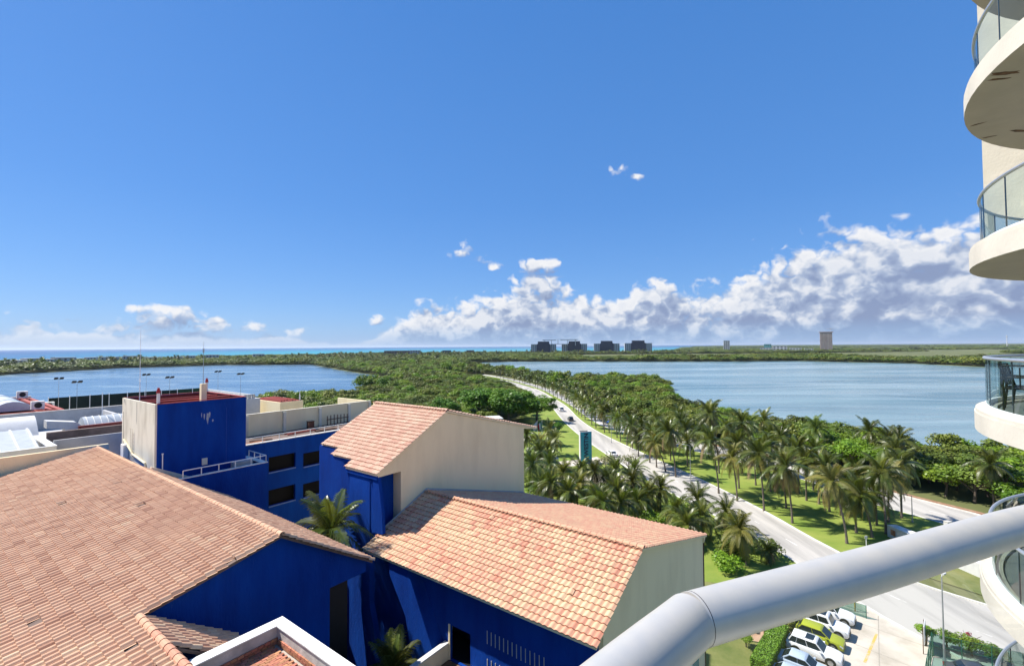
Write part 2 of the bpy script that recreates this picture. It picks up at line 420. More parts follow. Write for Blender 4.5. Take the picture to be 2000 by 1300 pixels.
FAR_SHORE = [(180, 872), (367, 838), (512, 832), (600, 700), (588, 580), (640, 548), (760, 530), (1500, 700), (5000, 2200), (12000, 5000), (16000, 16000), (7000, 16000), (3600, 9000), (1700, 4600), (900, 2500), (560, 1800),
             (200, 1860), (-200, 1900), (-520, 1760), (-800, 1500), (-1000, 1180), (-1050, 930), (-960, 700), (-960, 560), (-1050, 420), (-1300, 100)]
LAGL = [(-900, 120), (-660, 430), (-606, 551), (-629, 595), (-610, 616), (-622, 730), (-521, 830), (-354, 823), (-300, 735), (-236, 630), (-180, 545), (-132, 482), (-106, 432), (-102, 388), (-105, 338), (-102, 306),
        (-76, 296), (-88, 280), (-112, 268), (-150, 232), (-190, 180), (-235, 110), (-300, 20), (-330, -100), (-300, -300)]
LAND = NEAR_R+FAR_SHORE+LAGL
M_ground = pm('soil_and_scrub', (.075, .092, .028), .95, .0, .02, col2=(.14, .145, .05), coord='Object', lo=.4, hi=.62, detail=8)
flat('ground', LAND, 0, M_ground, depth=2.0)

def water_mat(name, c1, c2, scale, rough, bump, bsc, stretch, streak=None, dist=None):
    m = bpy.data.materials.new(name); m.use_nodes = True; t = m.node_tree; gg = G(t); b = t.nodes['Principled BSDF']
    geo = N(t, 'ShaderNodeNewGeometry'); mp = N(t, 'ShaderNodeMapping'); mp.vector_type = 'POINT'
    mp.inputs['Rotation'].default_value = (0, 0, stretch[2]); mp.inputs['Scale'].default_value = (stretch[0], stretch[1], 1)
    gg.link(geo.outputs['Position'], mp.inputs[0]); v = mp.outputs[0]
    n = gg.noise(v, scale, 6., .55, .6); c = gg.mix(gg.mr(n, .38, .62), c1, c2)
    if dist:
        ln = N(t, 'ShaderNodeVectorMath', operation='LENGTH'); gg.link(geo.outputs['Position'], ln.inputs[0])
        far = gg.m('ADD', ln.outputs['Value'], gg.m('MULTIPLY', gg.m('SUBTRACT', n, .5), 2600.))
        sp_ = N(t, 'ShaderNodeSeparateXYZ'); gg.link(geo.outputs['Position'], sp_.inputs[0])
        side = gg.mr(gg.m('DIVIDE', sp_.outputs[0], gg.m('ABSOLUTE', sp_.outputs[1])), -1.05, -.45, 0., 1.)
        shallow = gg.ramp(gg.mr(far, 1200, 9000), [(0, (.06, .36, .36)), (.25, (.02, .26, .31)), (.6, (.008, .15, .25)), (1, (.005, .08, .20))])
        deep = gg.ramp(gg.mr(far, 900, 6000), [(0, (.03, .22, .28)), (.3, (.012, .11, .22)), (1, (.004, .04, .15))])
        c = gg.mix(side, deep, shallow)
    gg.link(c, b.inputs['Base Color']); b.inputs['Roughness'].default_value = rough; b.inputs['IOR'].default_value = 1.33; b.inputs['Specular IOR Level'].default_value = .22 if dist else .4
    if streak:
        n2 = gg.noise(v, streak, 7., .6, 1.2)
        n3 = gg.noise(v, streak*.3, 6., .6, 2.0); c = gg.mix(gg.mr(n3, .50, .66, 0, .55, True), c, (.34, .42, .44)); gg.link(c, b.inputs['Base Color']); gg.link(gg.mr(n2, .42, .62, rough, rough+.16), b.inputs['Roughness'])
    bn = N(t, 'ShaderNodeBump'); bn.inputs['Strength'].default_value = bump; bn.inputs['Distance'].default_value = .12
    hb = gg.m('ADD', gg.noise(v, bsc, 4., .6, .3), gg.m('MULTIPLY', gg.noise(v, bsc*.23, 3., .5, .3), 1.6))
    gg.link(hb, bn.inputs['Height']); gg.link(bn.outputs[0], b.inputs['Normal'])
    return m
M_sea = water_mat('sea_water', (.02, .2, .3), (.03, .3, .36), .0006, .28, .5, .15, (.35, 1.6, 0.), dist=True)
M_lagl = water_mat('blue_lagoon_water', (.07, .135, .22), (.10, .17, .24), .012, .16, .55, .55, (.5, 1.8, .35), streak=.03)
M_lagr = water_mat('pale_lagoon_water', (.09, .165, .19), (.20, .285, .30), .011, .16, .8, .7, (.35, 1.9, .22), streak=.028)
bm = bmesh.new(); bmesh.ops.create_circle(bm, cap_ends=True, segments=96, radius=90000)
me = bpy.data.meshes.new('sea'); bm.to_mesh(me); bm.free(); me.materials.append(M_sea)
o = link('sea', me, None, 'structure'); o.location = (0, 0, -.75)
flat('lagoon', [(-900, 120), (-700, 480), (-700, 700), (-540, 900), (-330, 880), (-60, 500), (-60, 270), (-150, 190), (-250, -300), (-800, -300)], -.45, M_lagl)
flat('lagoon', [(-140, 790), (-90, 900), (0, 960), (560, 900), (700, 700), (900, 620), (1500, 720), (1500, -300), (380, -300), (280, 50), (95, 100), (70, 200), (60, 350), (0, 420)], -.45, M_lagr)

# ---- roads
M_asph = pm('sun_bleached_asphalt', (.45, .425, .385), .95, .0, .30, detail=8, col2=(.30, .285, .26), lo=.36, hi=.56, bump=.15, bscale=9., stretch=(1, .10, 1), spec=.12)
M_kerb = pm('kerb_concrete', (.62, .60, .54), .9, .1, .8)
M_lawn = pm('mown_lawn', (.13, .20, .022), .95, .0, .16, col2=(.22, .26, .045), bump=.6, bscale=5., detail=8, lo=.38, hi=.66)
M_lawn2 = pm('patchy_grass', (.10, .13, .028), .95, .0, .35, col2=(.19, .19, .06), bump=.6, bscale=6., detail=8)
M_paint = pm('road_paint', (.72, .70, .66), .9, .0, 1.6, col2=(.46, .435, .395), lo=.36, hi=.62, spec=.1)
M_yel = pm('yellow_road_paint', (.62, .38, .10), .8, .0, 1.6, col2=(.5, .43, .33), lo=.36, hi=.5)
def spline(pts, step=4.):
    out = []; P_ = [Vector((*p, 0)) for p in pts]
    for i in range(len(P_)-1):
        a = P_[max(i-1, 0)]; b = P_[i]; c = P_[i+1]; d = P_[min(i+2, len(P_)-1)]
        n = max(1, int((c-b).length/step))
        for k in range(n):
            t = k/n; out.append(.5*((2*b)+(c-a)*t+(2*a-5*b+4*c-d)*t*t+(3*b-a-3*c+d)*t**3))
    out.append(P_[-1])
    return out
def offs(line, d):
    r = []
    for i, p in enumerate(line):
        t = (line[min(i+1, len(line)-1)]-line[max(i-1, 0)]).normalized(); r.append(p+Vector((t.y, -t.x, 0))*d)
    return r
def resample(line, n):
    L = [0]
    for a, b in zip(line, line[1:]): L.append(L[-1]+(b-a).length)
    out = []; j = 0
    for k in range(n):
        s = L[-1]*k/(n-1)
        while j < len(L)-2 and L[j+1] < s: j += 1
        out.append(line[j].lerp(line[j+1], (s-L[j])/max(1e-6, L[j+1]-L[j])))
    return out
def strip(name, a, b, z, mat, kind='structure', z0=None, parent=None):
    if len(a) != len(b): a, b = resample(a, 160), resample(b, 160)
    mb = MB(); n = len(a)
    vs = [(p.x, p.y, z) for p in a]+[(p.x, p.y, z) for p in b]
    mb.add(vs, [(i, i+1, n+i+1, n+i) for i in range(n-1)])
    if z0 is not None:
        for q in (a, b):
            mb.add([(p.x, p.y, z) for p in q]+[(p.x, p.y, z0) for p in q], [(i, i+1, n+i+1, n+i) for i in range(n-1)])
        for i in (0, n-1): mb.add([(a[i].x, a[i].y, z), (b[i].x, b[i].y, z), (b[i].x, b[i].y, z0), (a[i].x, a[i].y, z0)], [(0, 1, 2, 3)])
    me = mb.mesh(name, mat)
    if sum(p.normal.z*p.area for p in me.polygons) < 0: me.flip_normals()
    o = link(name, me, parent, kind)
    return o
LW_R = spline([(74, 26), (64, 40), (57, 50), (51.5, 57), (47.6, 64), (46.0, 72), (45.0, 84), (42.4, 100), (37.6, 122), (33.8, 139), (30.6, 155), (28.4, 171), (26.9, 194), (26.4, 231), (22.5, 273), (16.5, 322), (-1, 392), (-18, 440), (-40, 490)])
LW_L = spline([(62, 14), (52, 28), (45, 40), (41.6, 48), (39.9, 56), (38.8, 66), (35.6, 82), (31.6, 97), (27.4, 119), (22.6, 155), (20.3, 190), (19.2, 235), (15.5, 270), (9.5, 318), (-8, 388), (-26, 437), (-48, 486)])
RW_R = spline([(100, 34), (90, 58), (83.6, 74), (80.6, 83), (76, 94), (72, 108), (64.5, 128), (53.5, 150), (45.5, 172), (41.2, 194), (38, 231), (33, 272), (26.5, 321), (9, 395), (-8, 445), (-30, 497)])
RW_L = spline([(89, 30), (80, 55), (73.6, 72), (70.4, 81), (66.5, 90), (63.6, 106), (54.5, 126), (42.2, 149), (34.2, 172), (31.6, 194), (29.8, 231), (26.0, 272), (20.0, 321), (2.5, 393), (-14, 442), (-35, 493)])
strip('road', LW_L, LW_R, .012, M_asph); strip('road', RW_L, RW_R, .012, M_asph)
# median lawn between the two carriageways
ma = resample([p for p in LW_R if p.y > 63], 70); mb_ = resample([p for p in RW_L if p.y > 63], 70)
strip('median_lawn', offs(ma, .3), offs(mb_, -.3), .10, M_lawn)
for ln, d0, d1 in ((LW_R, -.02, .32), (LW_L, .02, -.32), (RW_L, .02, -.32), (RW_R, -.02, .32)):
    l2 = [p for p in ln if p.y > 44 and p.y < 330]
    strip('kerb', offs(l2, d0), offs(l2, d1), .14, M_kerb, z0=0.)
# verge and garden lawns on the hotel side
l2 = [p for p in LW_L if 60 < p.y < 250]
flat('verge_lawn', [(p.x-.35, p.y) for p in l2]+[(6, 250), (2, 178), (-4, 150), (-10, 120), (-6, 95), (2, 78), (16, 62), (30, 58)], .08, M_lawn)
flat('verge_lawn', [(p.x+.35, p.y) for p in [q for q in RW_R if 60 < q.y < 200]]+[(62, 200), (75, 150), (86, 110), (95, 80), (100, 60)], .06, M_ground)
# grass patch at the junction
flat('corner_lawn', [(49.2, 62.9), (53, 60.2), (56.4, 54.6), (58.2, 53.6), (72, 56), (70, 68), (58, 70)], .11, M_lawn2)
# white dashes between the lanes
def dashes(a, b, f, y0, y1, lng=3., gap=5., wdt=.14):
    mid = [p.lerp(q, f) for p, q in zip(resample(a, 400), resample(b, 400))]; mid = [p for p in mid if y0 < p.y < y1]
    acc = 0; k = 0; seg = []; mbd = MB()
    for p, q in zip(mid, mid[1:]):
        acc += (q-p).length
        if acc % (lng+gap) < lng: seg.append(p)
        elif len(seg) > 1:
            o1, o2 = offs(seg, wdt/2), offs(seg, -wdt/2); n = len(seg)
            m1 = MB(); m1.add([(p.x, p.y, .018) for p in o1]+[(p.x, p.y, .018) for p in o2], [(i, i+1, n+i+1, n+i) for i in range(n-1)])
            me = m1.mesh('lane_dash', M_paint)
            if me.polygons[0].normal.z < 0: me.flip_normals()
            link('lane_dash', me, None, 'structure'); seg = []
        else: seg = []
dashes(LW_L, LW_R, .5, 34, 120); dashes(RW_L, RW_R, .5, 60, 110)
# hotel-side pavement by the junction, and the car park
M_lot = pm('pale_car_park_concrete', (.56, .50, .42), .92, .0, .35, col2=(.40, .35, .285), lo=.32, hi=.6, detail=9, bump=.2)
LOT = [(22, 30), (26.4, 42), (29.5, 47.4), (33.2, 52.6), (36.2, 55.5), (38.6, 57.8), (39.6, 56.5), (41.2, 48.5), (43.6, 42), (37.5, 40.6), (35.8, 34)]
flat('car_park', LOT, .014, M_lot)
for (a, b) in (((33.0, 44.6), (37.5, 48.9)),):
    d = Vector((b[0]-a[0], b[1]-a[1])).normalized(); n = Vector((-d.y, d.x))*.11
    flat('yellow_line', [(a[0]+n.x, a[1]+n.y), (b[0]+n.x, b[1]+n.y), (b[0]-n.x, b[1]-n.y), (a[0]-n.x, a[1]-n.y)], .020, M_yel)
M_joint = pm('lot_joint', (.36, .32, .27), .95, .1, 2.)
for (x0, y0, x1, y1) in ((30.8, 40, 40.5, 52.5), (36.2, 42, 42, 47.5), (34.0, 47.4, 38.4, 42.2), (36.6, 51.4, 41.0, 46.6)):
    d = Vector((x1-x0, y1-y0)).normalized(); n = Vector((-d.y, d.x))*.03
    flat('expansion_joint', [(x0+n.x, y0+n.y), (x1+n.x, y1+n.y), (x1-n.x, y1-n.y), (x0-n.x, y0-n.y)], .024+.004*random.random(), M_joint)
# garden ground by the car park: lawn, a bed of red earth
M_earth = pm('red_earth_path', (.46, .30, .20), .95, .0, .8, col2=(.32, .19, .12))
flat('garden_lawn', [(10, 30), (14, 62), (30, 66), (38.4, 60), (35.5, 56.2), (29, 48.3), (25.6, 42.6), (21, 30)], .07, M_lawn2)
flat('garden_path', [(22.9, 48.6), (24.2, 51.2), (27.6, 53.6), (30.4, 53.8), (28.6, 49.2), (26.2, 45.4), (25.0, 45.9), (24.6, 47.6)], .082, M_earth)

# ------------------------------------------------------------------ hotel building with the big tiled roof
A0 = (11.44, 22.58, 0)
hallA = bthing('tiled_hall', 'low blue hall under the wide faded terracotta roof filling the near corner of the view', 'building', *A0)
zl = lambda u: 20.94-.238*(11.44-u)
zr = lambda u: 20.94-.598*(u-11.44)
zs = lambda u: zl(5.89)-.70*(u-5.89)
b = BB(A0)
b.prism([(-.6, 4), (14.2, 4), (14.2, zr(14.2)-.16), (11.44, 20.78), (-.6, zl(-.6)-.16)], 22.9, 56.2, 'y')
b.prism([(14.2, 17.2), (16.45, 17.2), (16.45, zr(16.45)-.16), (14.2, zr(14.2)-.16)], 22.9, 44.2, 'y')
b.box(-.6, 5.6, 13, 22.9, 4, zl(-.6)-.2)
b.build('wall', M_blue, hallA)
b = BB(A0); b.box(14.22, 16.4, 24.6, 24.7, 4, 17.19); b.box(14.21, 14.25, 23.1, 24.6, 4, 17.19); b.build('corridor_shade_panel', M_dark, hallA)  # near-black panels set in the opening to imitate the corridor's shade
b = BB(A0); T = .13
b.prism([(-1.05, zl(-1.05)), (5.89, zl(5.89)), (5.89, zl(5.89)-T), (-1.05, zl(-1.05)-T)], 12.2, 56.3, 'y')
b.prism([(5.89, zl(5.89)), (11.44, 20.94), (11.44, 20.94-T), (5.89, zl(5.89)-T)], 22.62, 56.3, 'y')
b.prism([(11.44, 20.94), (16.7, zr(16.7)), (16.7, zr(16.7)-T), (11.44, 20.94-T)], 22.62, 44.3, 'y')
b.prism([(5.89, zl(5.89)), (9.4, zs(9.4)), (9.4, zs(9.4)-T), (5.89, zl(5.89)-T)], 19.72, 22.58, 'y')
b.build('roof_deck', M_deck, hallA)
ra = TiledRoof(hallA, A0, M_tileA, 'barrel')
def toneA(u, v):
    s = .5+.22*math.sin(u*.9+v*.23)+.15*math.sin(v*.51-u*.4)
    near = max(0, min(1, (30-v)/14)); return random.gauss(.42+.25*near, .17)+.12*(s-.5)
miss = set()
for k in range(15): miss.add((random.randrange(8, 28), random.randrange(14, 100)))
for r_, c_ in list(miss)[:5]: miss.add((r_, c_+1))
ra.slope((-1.05, 12.2, zl(-1.05)), (0, 1, 0), (1, 0, .238), 44.0, 12.83, lambda u, v: u < 5.86 or v > 22.55, toneA, miss)
ra.slope((16.76, 22.50, zr(16.76)), (0, 1, 0), (-1, 0, .598), 21.9, 6.18, None, toneA)
ra.slope((9.4, 19.74, zs(9.4)), (0, 1, 0), (-1, 0, .70), 2.8, 4.24, None, lambda u, v: random.gauss(.72, .2))
ra.finish()
ridge_caps(hallA, A0, (11.44, 22.5, 20.98), (11.44, 56.2, 20.98), M_tileA, .14, .42, .6)
ridge_caps(hallA, A0, (5.89, 13.2, zl(5.89)+.05), (5.89, 22.75, zl(5.89)+.05), M_tileC, .155, .44, .25)

# ------------------------------------------------------------------ front wing with the pink and buff roof
C0 = (25.73, 10.06, 0)
wingC = bthing('tiled_wing', 'cream and blue wing under the clean pink and buff tiled roof, nearest the handrail', 'building', *C0)
cl = lambda u: 18.48-.4215*(25.73-u); cr = lambda u: 18.48-.2687*(u-25.73)
VB = 27.95
b = BB(C0); b.prism([(20.94, 0), (38.6, 0), (38.6, cr(38.6)-.17), (25.73, 18.31), (20.94, cl(20.94)-.17)], 10.30, 10.55, 'y'); b.build('gable_wall', M_cream, wingC)
b = BB(C0); b.prism([(23.2, 0), (38.6, 0), (38.6, cr(38.6)-.2), (25.73, 18.28), (23.2, cl(23.2)-.2)], 10.55, VB, 'y'); b.build('wall', M_cream, wingC)
# blue front with a doorway
b = BB(C0)
b.box(20.92, 21.1, 10.56, 18.95, 0, cl(21.0)-.16); b.box(20.92, 21.1, 20.6, 28.4, 0, cl(21.0)-.16); b.box(20.92, 21.1, 18.95, 20.6, 12.9, cl(21.0)-.16); b.box(20.92, 21.1, 18.95, 20.6, 0, 10.8)
b.build('blue_front', M_blue, wingC)
b = BB(C0); b.box(23.1, 23.19, 17.0, 22.5, 8, 15); b.box(21.12, 23.1, 17, 22.5, 10.6, 10.76); b.build('doorway_shade_lining', M_dark, wingC)  # interior shade put into the colour: near-black back wall and floor
b = BB(C0); b.box(20.86, 21.08, 20.602, 20.72, 10.8, 12.93); b.build('door_jamb', M_cream, wingC)
for row, (zt, n0, n1) in enumerate(((13.6, 0, 14), (12.0, 0, 20))):
    for k in range(n0, n1):
        vv = 17.6-k*.30-row*.0
        b = BB(C0); b.box(20.895, 20.918, vv, vv+.045, zt-.75, zt); b.build('louvre_slit', M_greyw, wingC)
b = BB(C0); b.box(20.2, 20.92, 12.2, 17.0, 9.0, 9.12); b.build('ledge', M_blue, wingC)
b = BB(C0)
b.prism([(19.85, cl(19.85)), (25.73, 18.48), (25.73, 18.35), (19.85, cl(19.85)-.13)], 10.12, VB-.02, 'y')
b.prism([(25.73, 18.48), (39.1, cr(39.1)), (39.1, cr(39.1)-.13), (25.73, 18.35)], 10.12, VB-.02, 'y')
b.build('roof_deck', M_cream, wingC)
b = BB(C0); b.prism([(38.6, cr(38.6)-.6), (39.05, cr(39.05)-.135), (38.6, cr(38.6)-.135)], 10.2, VB, 'y'); b.build('eave_soffit', M_cream, wingC)
b = BB(C0); b.tube([(38.75, 10.28, cr(38.75)-.5), (38.66, 10.28, 13.4), (38.66, 10.28, 2)], .05, 8); b.build('downpipe', M_wood, wingC)
rc = TiledRoof(wingC, C0, M_tileC)
def toneC(u, v):
    return random.gauss(.58+.16*math.sin(v*.55+1.7*math.sin(u*.9))+.12*math.sin(u*1.4-v*.3), .27)
rc.slope((19.80, 10.08, cl(19.80)), (0, 1, 0), (1, 0, .4215), VB-10.14, 6.36, None, toneC)
rc.slope((39.12, 10.08, cr(39.12)), (0, 1, 0), (-1, 0, .2687), VB-10.14, 13.8, None, lambda u, v: random.gauss(.52, .16))
rc.finish()
ridge_caps(wingC, C0, (25.73, 10.05, 18.53), (25.73, VB-.1, 18.53), M_tileC, .14, .42, .35)
# flashing where the roof meets the gable behind
b = BB(C0); b.prism([(21.1, cl(21.1)+.1), (25.73, 18.6), (39.0, cr(39)+.1), (39.0, cr(39)+.24), (25.73, 18.76), (21.1, cl(21.1)+.22)], VB-.035, VB-.004, 'y'); b.build('flashing', M_greyw, wingC)
b = BB(C0); b.prism([(25.3, 15.75), (23.5, 15.75), (21.2, 11.6), (20.2, 9.0), (20.2, 4), (22.0, 4), (22.2, 8.6), (22.96, 10.1), (23.7, 12.8), (25.3, 15)], 20.0, 20.9, 'x'); b.build('buttress', M_blue, wingC)
# balcony in front of the doorway
balc = bthing('roof_terrace_balcony', 'cream balcony with brown tiled floor projecting from the blue wall doorway', 'balcony', 19, 19.8, 10)
o3 = (19, 19.8, 10)
b = BB(o3); b.box(15.6, 20.9, 20.74, 21.0, 9.2, 11.72); b.build('parapet', M_cream, balc)
b = BB(o3); b.box(15.6, 20.9, 20.70, 21.04, 11.724, 11.80); b.build('coping', M_white, balc)
b = BB(o3); b.box(15.6, 20.9, 18.5, 18.76, 9.2, 11.02); b.build('parapet', M_cream, balc)
b = BB(o3); b.box(15.6, 20.9, 18.46, 18.80, 11.024, 11.10); b.build('coping', M_white, balc)
M_floor = pm('brown_floor_tile', (.17, .09, .055), .5, .15, 2., rnd=.2)
b = BB(o3); b.box(15.6, 20.9, 18.77, 20.73, 10.5, 10.74); b.build('slab', M_mortar, balc)
for i in range(12):
    for j in range(5):
        b = BB(o3); b.box(15.62+i*.44, 15.62+i*.44+.42, 18.79+j*.385, 18.79+j*.385+.37, 10.741, 10.77); b.build('floor_tile', M_floor, balc)

# ------------------------------------------------------------------ tall gabled block behind it
B0 = (28.1, VB, 0)
blockB = bthing('gabled_block', 'tall cream gabled block with stepped bleached tile roof in the middle of the hotel', 'building', *B0)
bl = lambda u: 24.6-.519*(28.1-u); br = lambda u: 24.6-.2485*(u-28.1)
b = BB(B0)
b.prism([(21.0, 20.62), (23.2, 20.62), (23.2, 4), (39.2, 4), (39.2, br(39.2)-.35), (41.2, br(41.2)-.17), (28.1, 24.42), (21.0, bl(21)-.17)], VB+.02, VB+.3, 'y')
b.build('gable_wall', M_cream, blockB)
b = BB(B0); b.prism([(23.2, 4), (39.2, 4), (39.2, br(39.2)-.2), (28.1, 24.4), (23.2, bl(23.2)-.2)], VB+.3, 38.0, 'y'); b.build('wall', M_cream, blockB)
b = BB(B0)
b.box(21.06, 23.19, VB+.9, 31.35, 4, bl(21.06)-.15); b.box(22.4, 23.19, 31.35, 37.8, 4, bl(22.4)-.15)
b.prism([(VB+.9, 20.8), (VB+.9, 12), (VB+.02, 12), (VB+.05, 15.5), (VB+.6, 19.5)], 21.1, 21.5, 'x')
b.build('blue_front', M_blue, blockB)
b = BB(B0)
for (ua, v0, v1) in ((20.95, VB-.05, 31.7), (21.75, 31.7, 34.7), (22.5, 34.7, 37.6)):
    b.prism([(ua, bl(ua)), (28.1, 24.6), (28.1, 24.45), (ua, bl(ua)-.15)], v0, v1, 'y')
b.prism([(28.1, 24.6), (41.5, br(41.5)), (41.5, br(41.5)-.15), (28.1, 24.45)], VB-.05, 38, 'y')
b.build('roof_deck', M_cream, blockB)
b = BB(B0)
for (ua, v0, v1) in ((20.97, VB-.03, 31.68), (21.77, 31.72, 34.68), (22.52, 34.72, 37.58)): b.box(ua, ua+.1, v0, v1, bl(ua)-.42, bl(ua)-.155)
b.build('fascia', M_blue, blockB)
rb = TiledRoof(blockB, B0, M_tileB)
rb.slope((20.90, VB-.08, bl(20.9)), (0, 1, 0), (1, 0, .519), 9.7, 8.1, lambda u, v: (v < 31.75) or (v < 34.75 and u > 21.75) or u > 22.5)
rb.slope((41.55, VB-.08, br(41.55)), (0, 1, 0), (-1, 0, .2485), 10., 13.86, None)
rb.finish()
ridge_caps(blockB, B0, (28.1, VB-.08, 24.64), (28.1, 37.6, 24.64), M_tileB, .13, .42, .5)
# flared blue buttress in the gap between the roofs
b = BB(B0); b.prism([(28.5, 20.6), (27.9, 20.6), (27.45, 18.2), (27.35, 16.75), (28.6, 16.6)], 21.05, 21.3, 'x'); b.build('corner_fin', M_blue, blockB)
bt = BB(B0); bt.prism([(27.35, 15.8), (26.45, 15.8), (26.45, 12.9), (25.2, 9), (24.6, 4), (25.9, 4), (27.35, 12.2)], 19.3, 19.7, 'x'); bt.build('buttress', M_blue, blockB)

# ------------------------------------------------------------------ cobalt stair tower
S0 = (12.6, 44.5, 0)
tow = bthing('stair_tower', 'square cobalt blue stair tower with one weathered cream side behind the wide roof', 'tower', *S0)
b = BB(S0); b.box(12.62, 19.08, 44.62, 53.0, 6, 25.05); b.build('core', M_greyw, tow)
b = BB(S0); b.box(12.6, 19.1, 44.48, 44.62, 6, 25.56); b.build('blue_wall', M_blue, tow)
b = BB(S0); b.box(12.46, 12.6, 44.48, 53.1, 6, 25.60); b.build('cream_wall', M_creamdirty, tow)
b = BB(S0); b.box(19.1, 19.24, 44.48, 53.1, 6, 25.56); b.box(12.6, 19.1, 53.0, 53.12, 6, 25.56); b.build('parapet', M_blue, tow)
b = BB(S0); b.box(12.605, 19.095, 44.63, 52.99, 25.055, 25.09); b.build('roof_membrane', M_dkred, tow)
b = BB(S0)
for (a, c, d, e) in ((12.6, 19.24, 44.48, 44.64), (19.0, 19.24, 44.64, 53.1), (12.6, 19.0, 52.9, 53.1)): b.box(a, c, d, e, 25.603, 25.64)
b.build('red_coping', M_redtrim, tow)
b = BB(S0); b.box(12.604, 12.64, 44.63, 52.99, 25.095, 25.58); b.box(19.06, 19.096, 44.63, 52.99, 25.095, 25.55); b.box(12.65, 19.05, 44.624, 44.66, 25.095, 25.55); b.box(12.65, 19.05, 52.95, 52.99, 25.095, 25.55); b.build('parapet_lining', M_dkred, tow)
b = BB(S0); b.box(12.7, 19.0, 47.2, 47.45, 25.095, 25.58); b.box(12.7, 19.0, 50.0, 50.2, 25.095, 25.5); b.build('roof_beam', M_redtrim, tow)
b = BB(S0); b.box(16.2, 16.62, 46.0, 46.4, 25.095, 26.9); b.build('vent_stack', M_cream, tow)
b = BB(S0); b.tube([(16.4, 46.2, 26.9), (16.4, 46.2, 30.6)], [.03, .012], 6); b.cyl((16.4, 46.2, 29.6), .07, .35, 8); b.build('antenna', M_pole, tow)
b = BB(S0); b.tube([(12.8, 49.6, 25.1), (12.8, 49.6, 31.6)], [.035, .01], 6)
for zz in (27.2, 27.35): b.tube([(12.8, 49.3, zz), (12.8, 49.9, zz)], .012, 4)
b.build('antenna', M_metalw, tow)
for (uu, vv, hh) in ((12.75, 44.75, 26.6), (19.1, 52.9, 26.7)):
    b = BB(S0); b.cyl((uu, vv, 25.6), .11, hh-25.6-.15, 10); p_ = b.build('lamp_post', M_metalw, tow)
    b = BB(S0); b.cyl((uu, vv, hh-.14), .15, .3, 12, r2=.11); b.cyl((uu, vv, hh+.16), .08, .12, 10); b.build('obstruction_lamp', pm('red_lens', (.45, .02, .02), .3, .1, 3.), tow)
# pipes, ladder, small fittings
b = BB(S0); b.tube([(12.38, 52.2, 22.0), (12.38, 49.9, 21.2), (12.38, 49.6, 21.05), (12.38, 46.4, 20.75), (12.38, 46.2, 20.4), (12.38, 46.2, 19.6)], .075, 8); b.build('drain_pipe', M_cream, tow)
b = BB(S0)
for dv in (0, .42): b.tube([(12.36, 49.8+dv, 20.4), (12.36, 49.8+dv, 23.2)], .02, 6)
for k in range(9): b.tube([(12.36, 49.8, 20.6+k*.3), (12.36, 50.22, 20.6+k*.3)], .014, 5)
b.build('ladder', M_creamdirty, tow)
b = BB(S0); b.tube([(12.98, 44.40, 19.6), (12.98, 44.40, 21.6)], .04, 6); b.cyl((12.98, 44.40, 21.6), .07, .1, 8); b.build('conduit', M_metalw, tow)
b = BB(S0); b.tube([(17.6, 44.42, 19.6), (17.6, 44.42, 24.8)], .012, 5); b.build('cable', pm('blue_conduit', (.03, .08, .4), .6, .1, 3.), tow)
b = BB(S0); b.box(15.75, 16.15, 44.40, 44.475, 20.2, 20.75); b.build('wall_box', M_creamdirty, tow)
M_flake = pm('flaked_plaster', (.33, .38, .44), .9, .2, 4.)
for (uu, zz, hw, hh) in ((15.9, 24.2, .05, .5), (16.15, 24.0, .09, .9), (16.3, 24.3, .06, .5), (16.55, 23.8, .06, .22), (15.7, 24.35, .03, .4)):
    b = BB(S0); b.prism([(uu-hw, zz), (uu-hw*.6, zz+hh*.6), (uu, zz+hh*.5), (uu+hw*.8, zz+hh*.55), (uu+hw, zz+.05), (uu+hw*.2, zz-hh*.5)], 44.474, 44.479, 'y'); b.build('paint_flake', M_flake, tow)
b = BB(S0); b.prism([(12.2, 20.30), (19.0, 17.0), (19.0, 17.35), (12.2, 20.85)], 44.15, 44.47, 'y'); b.build('flashing', M_creamdirty, tow)
b = BB(S0); b.box(12.0, 12.45, 50.9, 52.0, 20.2, 20.55); b.box(12.1, 12.44, 51.1, 51.9, 20.55, 21.7); b.build('equipment_box', M_metalw, tow)
# stains on the cream side
for (vv, z0_, z1_, ww) in ((52.6, 21.5, 24.4, .12), (52.2, 25.0, 25.5, .3), (48.9, 23.6, 25.5, .12)):
    b = BB(S0); b.prism([(vv, z0_), (vv+ww*.3, z1_), (vv+ww, z1_), (vv+ww*.7, z0_+.3)], 12.452, 12.456, 'x'); b.build('damp_stain', pm('damp_stain', (.16, .14, .12), .95, .3, 5.), tow)

# ------------------------------------------------------------------ terrace in front of the tower and the blue wing behind
def railing(root, o, pts, h, step, mat, bars=1, r=.035):
    for a, c in zip(pts, pts[1:]):
        a, c = Vector(a), Vector(c); n = max(1, round((c-a).length/step))
        b = BB(o); b.tube([a+Vector((0, 0, h)), c+Vector((0, 0, h))], r*1.2, 6); b.build('rail', mat, root)
        for k in range(n+1):
            p = a.lerp(c, k/n); b = BB(o); b.tube([p, p+Vector((0, 0, h))], r, 6); b.build('post', mat, root)
t0 = (13.6, 42.2, 0)
ter = bthing('blue_terrace', 'blue walled roof terrace with low white railing below the stair tower', 'terrace', *t0)
b = BB(t0); b.box(13.0, 20.06, 42.2, 50.9, 2, 19.4); b.box(13.3, 20.06, 42.2, 42.45, 19.4, 19.88); b.box(19.82, 20.06, 42.45, 46.0, 19.4, 19.88); b.build('wall', M_blue, ter)
b = BB(t0); b.box(13.3, 20.10, 42.16, 42.49, 19.884, 19.95); b.box(19.6, 20.10, 42.49, 46.0, 19.884, 19.95); b.build('coping', M_whited, ter)
